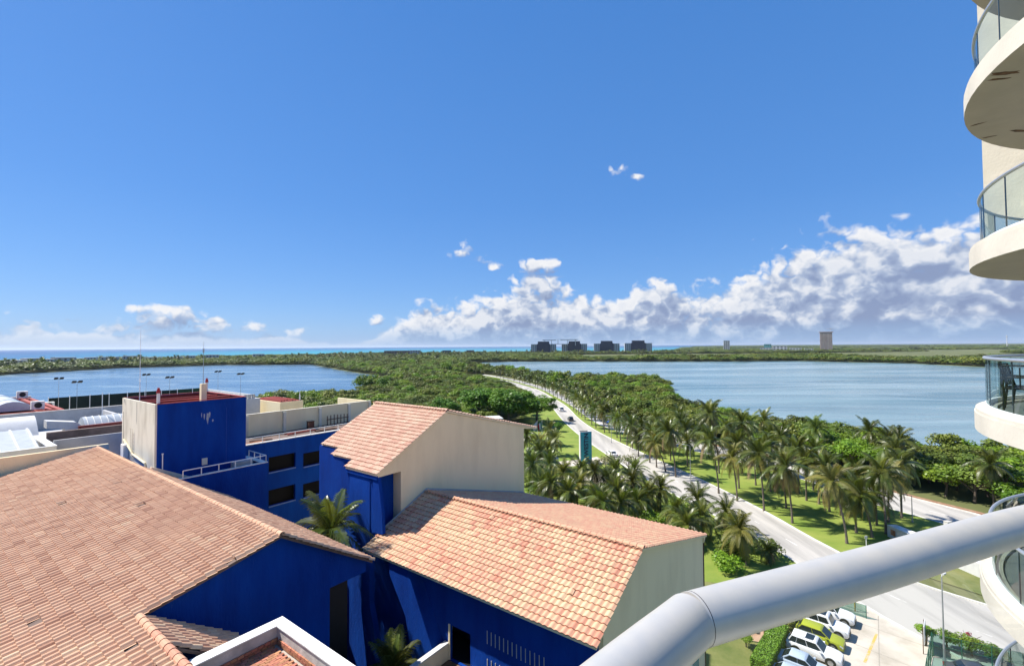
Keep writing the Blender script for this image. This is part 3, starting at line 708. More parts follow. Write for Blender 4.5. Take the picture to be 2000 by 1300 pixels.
b = BB(t0); b.box(13.2, 19.8, 42.46, 44.4, 19.404, 19.43); b.build('deck', M_deck, ter)
railing(ter, t0, [(13.7, 42.3, 19.95), (20.0, 42.3, 19.95), (20.0, 45.6, 19.95)], .55, 1.28, M_metalw)
b = BB(t0); b.box(17.9, 19.5, 43.6, 44.2, 19.43, 20.05); b.build('curb_block', M_greyw, ter)

W0 = (26, 51, 0)
wing = bthing('blue_wing', 'long blue wing with dark horizontal window openings and flat roof beyond the courtyard palm', 'building', *W0)
wins = [(24.4, 27.35, 16.65, 18.25), (28.25, 32.0, 16.45, 17.95), (24.4, 27.35, 13.05, 14.75), (28.25, 32.0, 12.95, 14.5), (20.6, 23.4, 16.7, 18.3), (20.6, 23.4, 13.1, 14.8), (32.9, 36.4, 16.4, 17.9), (32.9, 36.4, 12.9, 14.4)]
us = sorted({19.2, 44.0} | {x for q in wins for x in q[:2]}); zsl = sorted({2.0, 19.9} | {x for q in wins for x in q[2:]})
b = BB(W0)
for i in range(len(us)-1):
    for j in range(len(zsl)-1):
        cu, cz = (us[i]+us[i+1])/2, (zsl[j]+zsl[j+1])/2
        if not any(q[0] < cu < q[1] and q[2] < cz < q[3] for q in wins): b.box(us[i], us[i+1], 51, 51.3, zsl[j], zsl[j+1])
b.build('wall', M_blue, wing)
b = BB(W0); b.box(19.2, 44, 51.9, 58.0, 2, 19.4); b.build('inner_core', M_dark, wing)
b = BB(W0); b.box(19.2, 44, 51.3, 58.0, 19.404, 19.55); b.build('roof_slab', M_deck, wing)
for q in wins:
    b = BB(W0); b.box(q[0], q[1], 50.9, 51.28, q[2]-.12, q[2]-.003); b.build('sill', pm('blue_sill', (.10, .17, .42), .7, .1, 2.), wing)
    b = BB(W0); b.box(q[0], q[1], 51.5, 51.53, q[2], q[3])
    b.build('window_pane', pm('dark_glass', (.003, .003, .005), .6, .1, 1., spec=.08), wing)
b = BB(W0); b.box(19.2, 44, 50.94, 51.34, 19.904, 19.98); b.build('coping', M_white, wing)
railing(wing, W0, [(20.2, 51.1, 19.98), (34.5, 51.1, 19.98)], .6, 1.75, M_metalw)
b = BB(W0); b.box(24.4, 42.4, 58.0, 58.25, 17, 22.08); b.box(42.15, 42.4, 58.25, 66, 17, 22.08); b.build('roof_wall', M_cream, wing)
b = BB(W0); b.box(24.4, 42.5, 57.95, 58.3, 22.083, 22.14); b.build('coping', M_creamdirty, wing)
for uu in (24.9, 29.4, 34.2, 38.6, 42.0):
    b = BB(W0); b.box(uu, uu+.35, 57.72, 57.99, 19.56, 22.0); b.build('pilaster', M_creamdirty, wing)
# clutter left on that roof
for k, (uu, vv, L_, rz, mt) in enumerate(((23.6, 53.2, 2.8, .15, M_brickred), (25.0, 54.0, 2.2, -.3, M_wood), (30.4, 55.4, 3.6, .1, M_dkred), (33.0, 54.2, 2.6, -.05, M_wood))):
    b = MB()
    for j in range(5): b.box(-L_/2+random.uniform(-.2, .2), L_/2, j*.16-.4, j*.16-.27, .004+.03*(j % 2), .12+.03*(j % 2))
    x, y = UV(uu, vv)
    o = b.build('plank_stack', mt); o.location = (x, y, 19.55); o.rotation_euler = (0, 0, TH+rz)
    tag(o, ('loose red planks nearest the stair tower on the flat roof', 'dark brown planks lying just behind the red ones', 'long dark red boards stacked mid roof by the wall panel', 'brown boards lying close to the bleached tiled roof')[k], 'planks')
for k, (uu, vv) in enumerate(((32.3, 56.6), (36.4, 56.9))):
    x, y = UV(uu, vv)
    t = thing('timber_frame', ('dark upright roof box against the cream wall panels', 'open brown timber frame standing beside the cream roof wall')[k], 'frame', (x, y, 19.55), TH)
    if k == 0: b = MB(); b.box(-.35, .35, -.3, .3, .003, 1.0); b.build('body', M_wood, t); b = MB(); b.box(-.4, .4, -.35, .35, 1.003, 1.06); b.build('lid', M_dark, t)
    else:
        for j in range(7): b = MB(); b.box(-1.6+j*.5, -1.52+j*.5, -.04, .04, .003, 1.2+.3*random.random()); b.build('upright', M_wood, t)
        b = MB(); b.box(-1.7, 1.6, -.08, -.042, .8, .9); b.build('cross_bar', M_wood, t)

# ------------------------------------------------------------------ annexes on the far corner
def skylight(root, o, u0_, u1_, v0_, v1_, z, rise, mat, ribs=8, along='v'):
    n = 9; b = BB(o); vs = []
    for a in range(n):
        s = a/(n-1); zz = z+rise*math.sin(math.pi*s)
        if along == 'v': vs += [(u0_+(u1_-u0_)*s, v0_, zz), (u0_+(u1_-u0_)*s, v1_, zz)]
        else: vs += [(u0_, v0_+(v1_-v0_)*s, zz), (u1_, v0_+(v1_-v0_)*s, zz)]
    b.add(vs, [(2*i, 2*i+1, 2*i+3, 2*i+2) for i in range(n-1)]+[tuple(range(0, 2*n, 2)), tuple(range(1, 2*n, 2))]); b.build('vault', mat, root, True)
    for k in range(ribs):
        f = (k+.5)/ribs; pts = []
        for a in range(n):
            s = a/(n-1); zz = z+rise*math.sin(math.pi*s)+.015
            pts.append((u0_+(u1_-u0_)*s, v0_+(v1_-v0_)*f, zz) if along == 'v' else (u0_+(u1_-u0_)*f, v0_+(v1_-v0_)*s, zz))
        b = BB(o); b.tube(pts, .05, 5); b.build('rib', M_white, root)
M_poly = pm('translucent_sheet', (.40, .43, .45), .45, .06, 2.)
n0 = (6, 57, 0)
cw = bthing('boundary_wall', 'plain cream wall standing behind the ridge of the wide terracotta roof', 'wall', *n0)
b = BB(n0); b.box(-9, 12.4, 57, 57.3, 8, 21.05); b.build('panel', M_cream, cw)
b = BB(n0); b.box(4.0, 4.35, 56.85, 56.998, 8, 21.0); b.build('pilaster', M_cream, cw)
n1 = (6, 60, 0)
an = bthing('white_annex', 'white flat-roofed annex with ribbed skylights beside the stair tower', 'building', *n1)
b = BB(n1); b.box(-12, 22, 60.2, 79.8, 6, 20.2); b.build('core', M_greyw, an)
b = BB(n1); b.box(9.1, 15.5, 60, 60.2, 6, 21.55); b.build('parapet', M_greyw, an)
b = BB(n1); b.box(-14, 9.1, 58.6, 58.85, 8, 21.2); b.box(8.85, 9.1, 58.85, 66, 8, 21.2); b.build('front_box', M_white, an)
b = BB(n1); b.box(-14, 9.14, 58.56, 58.9, 21.203, 21.28); b.box(8.5, 9.14, 58.9, 66, 21.203, 21.28); b.build('coping', M_white, an)
b = BB(n1); b.prism([(59.3, 20.9), (65.6, 22.2), (65.6, 22.05), (59.3, 20.75)], -14, 8.2, 'x'); b.build('sloped_skylight', M_poly, an)
for k in range(20):
    u_ = -13.9+k*1.15; b = BB(n1); b.prism([(59.3, 20.904), (65.6, 22.204), (65.6, 22.29), (59.3, 20.99)], u_, u_+.16, 'x'); b.build('rib', M_white, an)
b = BB(n1); b.box(-14, 8.3, 59.0, 59.28, 20.5, 20.86); b.build('gutter', M_dkred, an)
skylight(an, n1, -14, 9.0, 66.5, 72, 21.4, 1.7, M_white, 4, 'u')
b = BB(n1); b.box(9.3, 16, 64.4, 64.9, 20.2, 21.75); b.build('dark_gutter', M_deck, an)
skylight(an, n1, 12.8, 21, 68, 71.5, 21.5, .9, M_poly, 14, 'u')
b = BB(n1); b.box(12.2, 21, 67.6, 67.95, 20.2, 21.7); b.build('skylight_kerb', M_dkred, an)
b = BB(n1); b.prism([(11.3, 20.25), (12.4, 20.25), (12.4, 21.8), (12.1, 22.1), (9.8, 22.5), (9.8, 21.7), (11.2, 21.5)], 68.2, 69.8, 'y'); b.build('air_duct', M_white, an)
b = BB(n1); b.box(-14, 24, 80, 80.3, 6, 22.3); b.box(16.6, 16.9, 74, 80, 15, 22.0); b.build('rear_wall', M_greyw, an)
b = BB(n1); b.box(-14, 24, 79.95, 80.35, 22.303, 22.4); b.build('rear_coping', M_conc, an)
b = BB(n1); b.tube([(14.6, 70, 20.3), (14.6, 70, 25.0)], .04, 6); b.build('mast', M_metalw, an)
n2 = (4, 82, 0)
rd = bthing('red_trimmed_roof', 'flat annex roof with red trim and a domed grey skylight at the far corner', 'building', *n2)
b = BB(n2); b.box(-30, 13.4, 82, 106, 6, 21.6); b.build('core', M_cream, rd)
b = BB(n2)
for (a, c, d, e) in ((-30, 13.4, 82, 82.5), (12.9, 13.4, 82.5, 106), (-30, 12.9, 105.5, 106)): b.box(a, c, d, e, 21.603, 22.3)
b.build('parapet', M_redtrim, rd)
b = BB(n2); b.box(-29.9, 12.8, 82.6, 105.4, 21.603, 21.7); b.build('membrane', M_dkred, rd)
b = BB(n2)
for uu in (-1.5, 6.0, 11.9): b.box(uu, uu+.5, 82.6, 105.4, 21.703, 22.4)
b.build('beam', M_redtrim, rd)
skylight(rd, n2, 6.9, 11.6, 86, 102, 22.2, 1.2, pm('grey_dome', (.50, .53, .55), .4, .06, 2.), 2, 'v')
b = BB(n2); b.box(-30, 13.4, 106.02, 106.5, 20, 22.6); b.build('white_edge', M_white, rd)
for k, (uu, vv) in enumerate(((15.3, 105), (11.2, 84.0), (12.2, 104.4))):
    t = bthing('air_conditioner', ('white air conditioning unit beside the red roof corner', 'small white rooftop unit at the near corner of the red trimmed roof', 'pale rooftop unit at the far end of the red trimmed roof')[k], 'air conditioner', uu, vv, (20.4, 22.32, 22.42)[k])
    b = MB(); b.box(-.6, .6, -.4, .4, .1, 1.1); b.build('casing', M_whited, t)
    b = MB(); b.cyl((0, -.405, .6), .36, -.02, 16, 'y'); b.build('fan_grille', M_dark, t)
    b = MB(); b.box(-.55, -.4, -.35, .35, .002, .098); b.build('foot', M_pole, t); b = MB(); b.box(.4, .55, -.35, .35, .002, .098); b.build('foot', M_pole, t)
# standing base under the two units beyond the parapet
b = BB(n2); b.box(13.42, 16.6, 100, 107, 6, 20.38); b.build('side_deck', M_cream, rd)

cb0 = (34, 66, 0)
cb = bthing('cream_rooftop_block', 'cream rooftop block with dark red roof just past the stair tower', 'building', *cb0)
b = BB(cb0); b.box(33.1, 36.5, 66, 75, 6, 22.2); b.build('wall', M_cream, cb)
b = BB(cb0); b.box(33.3, 36.3, 66.2, 74.8, 22.203, 22.28); b.build('roof', M_dkred, cb)
b = BB(cb0)
for k in range(5): b.box(33.5+k*.55, 33.7+k*.55, 66.6+.3*(k % 3), 73.5, 22.283, 22.42)
b.build('roof_timber', M_redtrim, cb)
b = BB(cb0); b.cyl((36.2, 66.4, 22.2), .1, .8, 8); b.cyl((36.2, 66.4, 23.0), .05, .5, 8); b.build('vent_pipe', M_metalw, cb)
wb0 = (29, 70, 0)
wb = bthing('white_rooftop_block', 'narrow grey white rooftop block between stair tower and cream block', 'building', *wb0)
b = BB(wb0); b.box(30.2, 32.2, 70, 78, 6, 22.7); b.build('wall', M_white, wb)
for k in range(3):
    b = BB(wb0); b.cyl((30.5+k*.5, 70.6, 22.7), .22, .6, 10); b.build('roof_fan', M_pole, wb)

# ------------------------------------------------------------------ rooftop tennis court: screen, ribbed wall, floodlights
c0 = (30, 116, 0)
scr = bthing('court_screen', 'dark green windscreen fence of the court in front of the lagoon', 'fence', *c0)
M_scr = pm('dark_green_mesh', (.006, .018, .014), .9, .2, .4); M_scr2 = pm('green_mesh', (.008, .045, .022), .9, .2, .4)
for k in range(9):
    ua = 16.8+k*2.79; b = BB(c0); b.box(ua+.03, ua+2.76, 116, 116.05, 16.6, 21.28+.01*(k % 3)); b.build('screen_panel', M_scr2 if k > 6 else M_scr, scr)
for k in range(10):
    ua = 16.8+k*2.79; b = BB(c0); b.tube([(ua, 115.93, 15.5), (ua, 115.93, 21.5)], .06, 6); b.build('post', M_metalw, scr)
o4 = (42.1, 106, 0)
rw = bthing('ribbed_white_wall', 'white ribbed court wall running from the green screen corner', 'wall', *o4)
b = BB(o4); b.box(42.0, 42.25, 94, 116.2, 14, 20.95); b.build('panel', M_white, rw)
for k in range(11): b = BB(o4); b.prism([(41.998, 20.8), (41.3, 16), (41.998, 16)], 94.2+k*2.0, 94.5+k*2.0, 'y'); b.build('rib', M_white, rw)
b = BB((20, 106, 0)); b.box(13.5, 46, 96, 116.5, 6, 15.6); cd = b.build('court_deck', M_conc); x, y = UV(20, 106); cd.location = (x, y, 0); cd.rotation_euler = (0, 0, TH); cd['kind'] = 'structure'
def floodlight(u, v, ztop, label):
    t = bthing('court_floodlight', label, 'floodlight', u, v, 15.6, 'floodlights of the rooftop court')
    h = ztop-15.6; b = MB(); b.tube([(0, 0, 0), (0, 0, h)], [.045, .025], 6); b.build('pole', M_pole, t)
    b = MB(); b.box(-.5, .5, -.05, .05, h-.03, h+.04); b.build('cross_arm', M_dark, t)
    for s in (-.36, .36): b = MB(); b.prism([(-.32, .12), (.32, -.1), (.32, -.28), (-.32, -.1)], s-.24, s+.24, 'x'); b.v = [(x, y, z+h+.1) for x, y, z in b.v]; b.build('lamp_head', M_dark, t)

for k, (uu, vv) in enumerate(((17.5, 112), (29.9, 112), (42.6, 112), (17.3, 97.5), (29.4, 97.5), (41.1, 97.5))):
    floodlight(uu, vv, 24.9, ('court floodlight pole farthest along the dark screen, past the red trimmed roof', 'court floodlight pole behind the antenna of the stair tower', 'court floodlight pole behind the ribbed white wall',
               'court floodlight pole standing just before the dark screen near the red roof', 'court floodlight pole right of the antenna, above the tower roof', 'court floodlight pole at the near end of the ribbed white wall')[k])

# ------------------------------------------------------------------ roof terrace with brick floor, bottom of the view
P0 = (8, 17, 0)
pt = bthing('brick_roof_terrace', 'small roof terrace with thick white parapet and orange brick floor', 'terrace', *P0)
PZ = 18.8
b = BB(P0); b.box(6.0, 9.9, 12.0, 19.45, 4, 18.10); b.build('slab', M_mortar, pt)
b = BB(P0); b.box(6.0, 9.5, 19.05, 19.45, 18.10, PZ); b.build('parapet', M_conc, pt)
b = BB(P0); b.box(9.5, 9.9, 12.0, 19.45, 18.10, PZ); b.build('parapet', M_conc, pt)
b = BB(P0); b.box(6.0, 9.94, 19.0, 19.5, PZ+.003, PZ+.05); b.box(9.45, 9.94, 12.0, 18.997, PZ+.003, PZ+.05); b.build('coping', M_whited, pt)
rr = random.Random(3); brick_me = []
for k in range(3):
    q = MB(); q.box(-.115+.004*k, .115, -.055, .055, 0, .05+.006*k); brick_me.append(q.mesh('brick', M_brickred))
def brick(u, v, z, rz=0., up=False):
    o = link('brick', rr.choice(brick_me), pt); o.location = (u-P0[0], v-P0[1], z-P0[2]); o.rotation_euler = (R(90) if up else rr.gauss(0, .01), rr.gauss(0, .01), rz)
nb = 0
for i in range(15):
    for j in range(44):
        u_ = 6.1+i*.24+(.12 if j % 2 else 0); v_ = 18.93-j*.122
        if u_ > 9.3 or v_ < 14.4: continue
        x, y = UV(u_, v_); p = project((x, y, 18.1))
        if not p or p[1] > 1330 or p[0] < 300: continue
        brick(u_, v_, 18.102, rr.gauss(0, .03)); nb += 1
for r_ in range(2):                                        # exposed courses at the foot of the parapets
    for i in range(15):
        brick(6.15+i*.245+(.12 if r_ % 2 else 0)-.12, 19.045, 18.20+r_*.125, 0, True)
    for j in range(16):
        o = link('brick', rr.choice(brick_me), pt); o.location = (9.495-P0[0], 18.85-j*.245-(.12 if r_ % 2 else 0)-P0[1], 18.20+r_*.125); o.rotation_euler = (R(90), 0, R(-90))

# ------------------------------------------------------------------ curved balconies of our own tower, seen at the edge
M_slab = pm('painted_slab', (.55, .51, .43), .8, .06, .8, bump=.15, bscale=10)
M_glassr = glass('tinted_balcony_glass', (.80, .90, .875), .5, .0, .03)
M_mull = pm('dark_mullion', (.03, .05, .06), .4, .1, 4.)
M_alu = pm('satin_aluminium', (.62, .63, .64), .38, .03, 30., metal=.75)
M_bfloor = pm('grey_balcony_floor', (.26, .265, .25), .6, .1, .8)
M_twall = pm('tower_render', (.56, .51, .41), .85, .06, .9, bump=.2, bscale=12)
TC = Vector((13.97, 5.73))
RS, RR_, RWALL = 5.90, 5.72, 5.60
levels = [(-2, -8.01), (-1, -4.71), (0, -1.41), (1, 1.89), (2, 5.19), (3, 8.49)]
lname = {-2: 'two floors below the handrail, only its rail showing', -1: 'one floor below, crossing behind the silver handrail', 0: 'level with the viewer, chairs on it', 1: 'one floor up, seen from beneath',
         2: 'two floors up with spalled underside', 3: 'topmost, only a corner showing'}
def arcpts(r, a0, a1, n, z): return [(TC.x+r*math.cos(a0+(a1-a0)*k/n), TC.y+r*math.sin(a0+(a1-a0)*k/n), z) for k in range(n+1)]
A_S, A_E = R(70), R(250)          # the side of the round balcony that can be seen
for lv, zrel in levels:
    z = 30+zrel
    t = thing('round_balcony', 'curved cream balcony with glass balustrade, '+lname[lv], 'balcony', (TC.x, TC.y, z), 0, 'stacked round balconies of the tower')
    def loc(mb):
        mb.v = [(x-TC.x, y-TC.y, zz-z) for x, y, zz in mb.v]; return mb
    mb = MB(); n = 96; ring = arcpts(RS, 0, 2*math.pi, n, 0)[:-1]; mb.prism([(p[0], p[1]) for p in ring], z-.36, z)
    loc(mb).build('slab', M_slab, t, True)
    mb = MB(); a = arcpts(RS-.02, A_S, A_E, 60, 0); c = arcpts(RS-.34, A_E, A_S, 60, 0); mb.prism([(p[0], p[1]) for p in a+c], z+.003, z+.07); loc(mb).build('kerb', M_slab, t, True)
    mb = MB(); a = arcpts(RR_+.02, A_S, A_E, 60, 0); c = arcpts(RR_-.04, A_E, A_S, 60, 0); mb.prism([(p[0], p[1]) for p in a+c], z+.074, z+.16); loc(mb).build('glazing_channel', M_metalw, t, True)
    mb = MB(); mb.prism([(p[0], p[1]) for p in arcpts(RS-.36, 0, 2*math.pi, 72, 0)[:-1]], z+.002, z+.022); loc(mb).build('floor', M_bfloor, t)
    mb = MB(); mb.tube(arcpts(RR_, A_S, A_E, 72, z+1.1), .032, 8); loc(mb).build('handrail', M_alu, t, True)
    np_ = 15
    for k in range(np_):
        a0 = A_S+(A_E-A_S)*k/np_; a1 = A_S+(A_E-A_S)*(k+1)/np_; e = .0016
        mb = MB(); pp = arcpts(RR_, a0+e, a1-e, 6, 0); mb.add([(p[0], p[1], z+.165) for p in pp]+[(p[0], p[1], z+1.065) for p in pp], [(i, i+1, 8+i, 7+i) for i in range(6)])
        loc(mb).build('glass_panel', M_glassr, t, True)
        mb = MB(); q = arcpts(RR_-.012, a0, a0+.001, 1, 0)[0]; mb.tube([(q[0], q[1], z+.16), (q[0], q[1], z+1.07)], .012, 5); loc(mb).build('mullion', M_mull, t)
    if True:
        mb = MB(); a = arcpts(3.2, 0, 2*math.pi, 40, 0)[:-1]; mb.prism([(p[0], p[1]) for p in a], z+.004, z+2.936); loc(mb).build('core_wall', M_cream, t, True)
    if lv == 2:
        M_sp = pm('spalled_concrete', (.20, .12, .075), .95, .35, 6., bump=.6)
        for (px_, py_, s_, rot, k_) in ((1964, 143, .6, -.1, 6), (1950, 155, .4, -.2, 5), (1992, 256, .55, .1, 5), (1909, 243, .3, -.9, 4), (1930, 268, .3, -.6, 4)):
            d = px_dir(px_, py_); tt = (z-.3625-30)/d.z; q = CAM+d*tt
            mb = MB(); pts = []
            for j in range(14):
                an_ = 2*math.pi*j/14; rad = s_*(.16+.12*rr.random()); x_, y_ = rad*1.9*math.cos(an_), rad*.42*math.sin(an_)
                pts.append((q.x+x_*math.cos(rot)-y_*math.sin(rot), q.y+x_*math.sin(rot)+y_*math.cos(rot)))
            mb.prism(pts, z-.3615, z-.364); loc(mb).build('spalled_patch', M_sp, t)
ub = thing('upper_tower_block', 'sunlit cream wall of the tower rising behind the upper round balconies', 'building', (17, 15, 32.1))
mb = MB(); mb.prism([(14.33-17, 13.96-15), (15.2-17, 12.15-15), (20-17, 13-15), (20-17, 15.6-15), (15.9-17, 15.3-15)], .45, 14); mb.build('wall', M_twall, ub)
mb = MB(); mb.prism([(14.25-17, 13.98-15), (15.2-17, 12.0-15), (20.1-17, 12.9-15), (20.1-17, 15.7-15), (15.9-17, 15.4-15)], 14.004, 14.3); mb.build('coping', M_twall, ub)
# chairs and table on the level balcony
M_furn = pm('dark_patio_metal', (.018, .019, .022), .45, .2, 6.)
zf = 30-1.41
def patio_chair(loc, rz, label):
    t = thing('patio_chair', label, 'chair', loc, rz, 'dark patio chairs on the round balcony')
    for (x_, y_) in ((-.24, -.22), (.24, -.22)): b = MB(); b.tube([(x_, y_, .003), (x_, y_*.9, .43)], .02, 6); b.build('leg', M_furn, t)
    for (x_, y_) in ((-.24, .24), (.24, .24)): b = MB(); b.tube([(x_, y_+.05, .003), (x_, y_, .43), (x_, y_+.12, .92)], .02, 6); b.build('leg', M_furn, t)
    b = MB(); b.box(-.26, .26, -.25, .25, .43, .455); b.build('seat', M_furn, t)
    for k in range(5): b = MB(); b.tube([(-.2+k*.1, .26, .47), (-.2+k*.1, .355, .88)], .013, 5); b.build('back_slat', M_furn, t)
    for zz, yy in ((.92, .36), (.68, .305)): b = MB(); b.tube([(-.24, yy, zz), (.24, yy, zz)], .018, 6); b.build('back_rail', M_furn, t)
    for s in (-.27, .27): b = MB(); b.tube([(s, -.22, .44), (s, -.22, .64), (s, .3, .66)], .016, 6); b.build('arm_rest', M_furn, t)
patio_chair((10.42, 9.55, zf+.024), 2.3, 'dark patio chair nearest the glass on the level round balcony')
patio_chair((11.0, 9.95, zf+.024), .5, 'dark patio chair on the far side of the balcony table')
t = thing('patio_table', 'round dark patio table with splayed legs on the level balcony', 'table', (11.3, 9.45, zf+.024))
b = MB(); b.cyl((0, 0, .70), .48, .03, 28); b.build('table_top', M_furn, t)
for k in range(4): a = k*math.pi/2+.4; b = MB(); b.tube([(.42*math.cos(a), .42*math.sin(a), .004), (.1*math.cos(a), .1*math.sin(a), .35), (.3*math.cos(a), .3*math.sin(a), .695)], .018, 6); b.build('leg', M_furn, t)

# ------------------------------------------------------------------ our own balcony: handrail, glass, slab
own = thing('own_balcony', 'silver tubular handrail over clear glass on the balcony we stand on', 'balcony', (0, 0, 28.59))
M_pipe = pm('brushed_silver_pipe', (.50, .475, .43), .40, .0, 22., metal=.0, col2=(.43, .425, .41), spec=.6, detail=12., lo=.3, hi=.6)
pipe_nodes = M_pipe.node_tree.nodes['Principled BSDF']; pipe_nodes.inputs['Metallic'].default_value = .2
RZ = 30-.31; PR = .0285
def ownb(mb, name, mat, smooth=True):
    mb.v = [(x, y, z-28.59) for x, y, z in mb.v]; return mb.build(name, mat, own, smooth)
def curve3(pts, n=24):
    P_ = [Vector(p) for p in pts]; out = []
    for k in range(n+1):
        t_ = k/n; q = P_[:]
        while len(q) > 1: q = [a.lerp(c, t_) for a, c in zip(q, q[1:])]
        out.append(q[0])
    return out
def sp3(p, step): return [Vector((q.x, q.y, RZ)) for q in spline(p, step)]
right_pipe = sp3([(.203, .5335), (.279, .5635), (.502, .651), (.70, .733), (.90, .812), (1.2, .915), (1.6, 1.02)], .03); mb = MB(); mb.tube(right_pipe, PR, 48); ownb(mb, 'handrail', M_pipe)
left_pipe = sp3([(-.22, .135), (-.05, .297), (.108, .448), (.170, .505), (.1985, .5315)], .03)
mb = MB(); mb.tube(left_pipe, PR*1.006, 48); ownb(mb, 'handrail', M_pipe)
rd_ = (right_pipe[1]-right_pipe[0]).normalized(); mb = MB(); mb.tube([right_pipe[0]+rd_*.0030, right_pipe[0]+rd_*.0038], PR*1.004, 64); ownb(mb, 'joint_ring', M_dark)
mb = MB()
M_glassn = glass('clear_balcony_glass', (.98, .995, .99), .10, 0., .0)
gp = [p for p in right_pipe]; n = len(gp)
mb.add([(p.x, p.y, RZ-.02) for p in gp]+[(p.x, p.y, 28.75) for p in gp], [(i, i+1, n+i+1, n+i) for i in range(n-1)]); ownb(mb, 'glass_panel', M_glassn)
mb = MB(); gp = left_pipe; n = len(gp); mb.add([(p.x, p.y, RZ-.02) for p in gp]+[(p.x, p.y, 28.75) for p in gp], [(i, i+1, n+i+1, n+i) for i in range(n-1)]); ownb(mb, 'glass_panel', M_glassn)
M_gedge = pm('green_glass_edge', (.02, .16, .17), .15, .1, 5., spec=.6)
mb = MB(); q = right_pipe[0]; mb.box(q.x-.003, q.x+.004, q.y-.003, q.y+.003, 28.75, RZ-.02); ownb(mb, 'glass_edge', M_gedge, False)
mb = MB(); mb.prism([(-1.6, -1.2), (1.6, -1.2), (1.6, .97), (.98, .88), (.6, .77), (.2, .60), (-.2, .2), (-1.6, -.9)], 28.23, 28.59); ownb(mb, 'slab', M_slab, False)

# ------------------------------------------------------------------ vegetation meshes
M_mang = pm('mangrove_leaves', (.075, .115, .013), .5, .0, .35, col2=(.14, .17, .022), rnd=.38, trans=.16, spec=.3)
M_grape = pm('sea_grape_leaves', (.10, .19, .012), .45, .0, .5, col2=(.19, .28, .02), rnd=.25, trans=.25, spec=.35)
M_dkleaf = pm('dark_tree_leaves', (.05, .12, .010), .5, .0, .4, col2=(.11, .22, .015), rnd=.2, trans=.22, spec=.3)
M_dry = pm('dry_grey_leaves', (.17, .18, .07), .7, .0, .6, col2=(.24, .22, .11), rnd=.2, trans=.2)
M_bark = pm('bark', (.13, .10, .075), .9, .2, 3., bump=.4)
def crown_mesh(name, mat, seed, nl, leaves, size, rad=(1, 1, .8), lobe=.45, flatb=True):
    """a crown of leaf-clump quads spread over many uneven lobes; unit radius"""
    g_ = np.random.default_rng(seed); Vs = []; 
    cs = g_.normal(size=(nl, 3)); cs /= np.linalg.norm(cs, axis=1)[:, None]; cs *= g_.uniform(.35, .78, (nl, 1)); 
    cs[:, 2] = np.abs(cs[:, 2])*.9 if flatb else cs[:, 2]
    rs = g_.uniform(.6, 1.15, nl)*lobe
    per = leaves//nl
    for c, r_ in zip(cs, rs):
        d = g_.normal(size=(per, 3)); d /= np.linalg.norm(d, axis=1)[:, None]
        d[:, 2] = np.where(d[:, 2] < -.35, -d[:, 2], d[:, 2])
        p = c+d*(r_*g_.uniform(.62, 1.06, (per, 1)))
        nrm = d+g_.normal(size=(per, 3))*.55; nrm[:, 2] += .35; nrm /= np.linalg.norm(nrm, axis=1)[:, None]
        a = np.cross(nrm, g_.normal(size=(per, 3))); a /= np.linalg.norm(a, axis=1)[:, None]; b_ = np.cross(nrm, a)
        s = size*g_.uniform(.55, 1.25, (per, 1)); s2 = s*g_.uniform(.5, .9, (per, 1))
        q = np.stack([p-a*s, p-b_*s2*.9+nrm*s*.12, p+a*s, p+b_*s2-nrm*s*.1], 1); Vs.append(q)
    V = np.concatenate(Vs).reshape(-1, 3)*np.array(rad); F = np.arange(len(V)).reshape(-1, 4)
    return fast_mesh(name, V, F, mat)
CR_M = [crown_mesh('crown', M_mang, 20+k, 16, 1500, .075, (1, 1, .72)) for k in range(3)]
CR_G = [crown_mesh('crown', M_grape, 40+k, 18, 1900, .075, (1, 1, .78)) for k in range(3)]
CR_B = [crown_mesh('crown', M_dkleaf, 60+k, 44, 7000, .048, (1, 1, .60), .27, False) for k in range(2)]
CR_D = [crown_mesh('crown', M_dry, 70, 14, 700, .05, (1, 1, .9), .36)]
CR_FAR = [crown_mesh('crown', M_mang, 80+k, 12, 420, .13, (1, 1, .7)) for k in range(2)]
def trunk_mesh(h, r, seed, limbs=4, spread=.6):
    g_ = random.Random(seed); mb = MB(); k = [(0, 0, -.05), (g_.uniform(-.1, .1)*h, g_.uniform(-.1, .1)*h, h*.5), (g_.uniform(-.12, .12)*h, g_.uniform(-.12, .12)*h, h)]
    mb.tube(k, [r*1.2, r*.8, r*.45], 7)
    for i in range(limbs):
        a = i*6.28/limbs+g_.random(); z0_ = h*g_.uniform(.35, .6)
        mb.tube([(k[1][0]*z0_/h*2*.5, k[1][1]*z0_/h, z0_), (spread*h*.5*math.cos(a), spread*h*.5*math.sin(a), z0_+h*.28), (spread*h*math.cos(a), spread*h*math.sin(a), z0_+h*.5)], [r*.5, r*.35, r*.15], 5)
    return mb.mesh('trunk', M_bark, True)
TR = [trunk_mesh(1, .06, 5+k) for k in range(3)]
CTOP = {m.name: float(np.percentile([v.co.z for v in m.vertices], 99.5)) for m in CR_M+CR_G+CR_B+CR_D+CR_FAR}
def tree(name, x, y, rad, h, crowns, label, group=None, squash=1., z=0., cat='tree'):
    """h: height of the crown's top; crown meshes have unit radius and sit on a trunk"""
    t = thing(name, label, cat, (x, y, z), 0, group)
    o = link('crown', random.choice(crowns), t); zr_ = rad*squash; top = CTOP[o.data.name]*zr_
    o.location = (0, 0, max(h-top, rad*.12)); o.scale = (rad, rad*random.uniform(.85, 1.15), zr_); o.rotation_euler = (0, 0, random.uniform(0, 6.28))
    tk = link('trunk', random.choice(TR), t); th = max(h-top*.6, rad*.4); tk.scale = (th*.8+.3, th*.8+.3, th); tk.rotation_euler = (0, 0, random.uniform(0, 6.28))
    return t

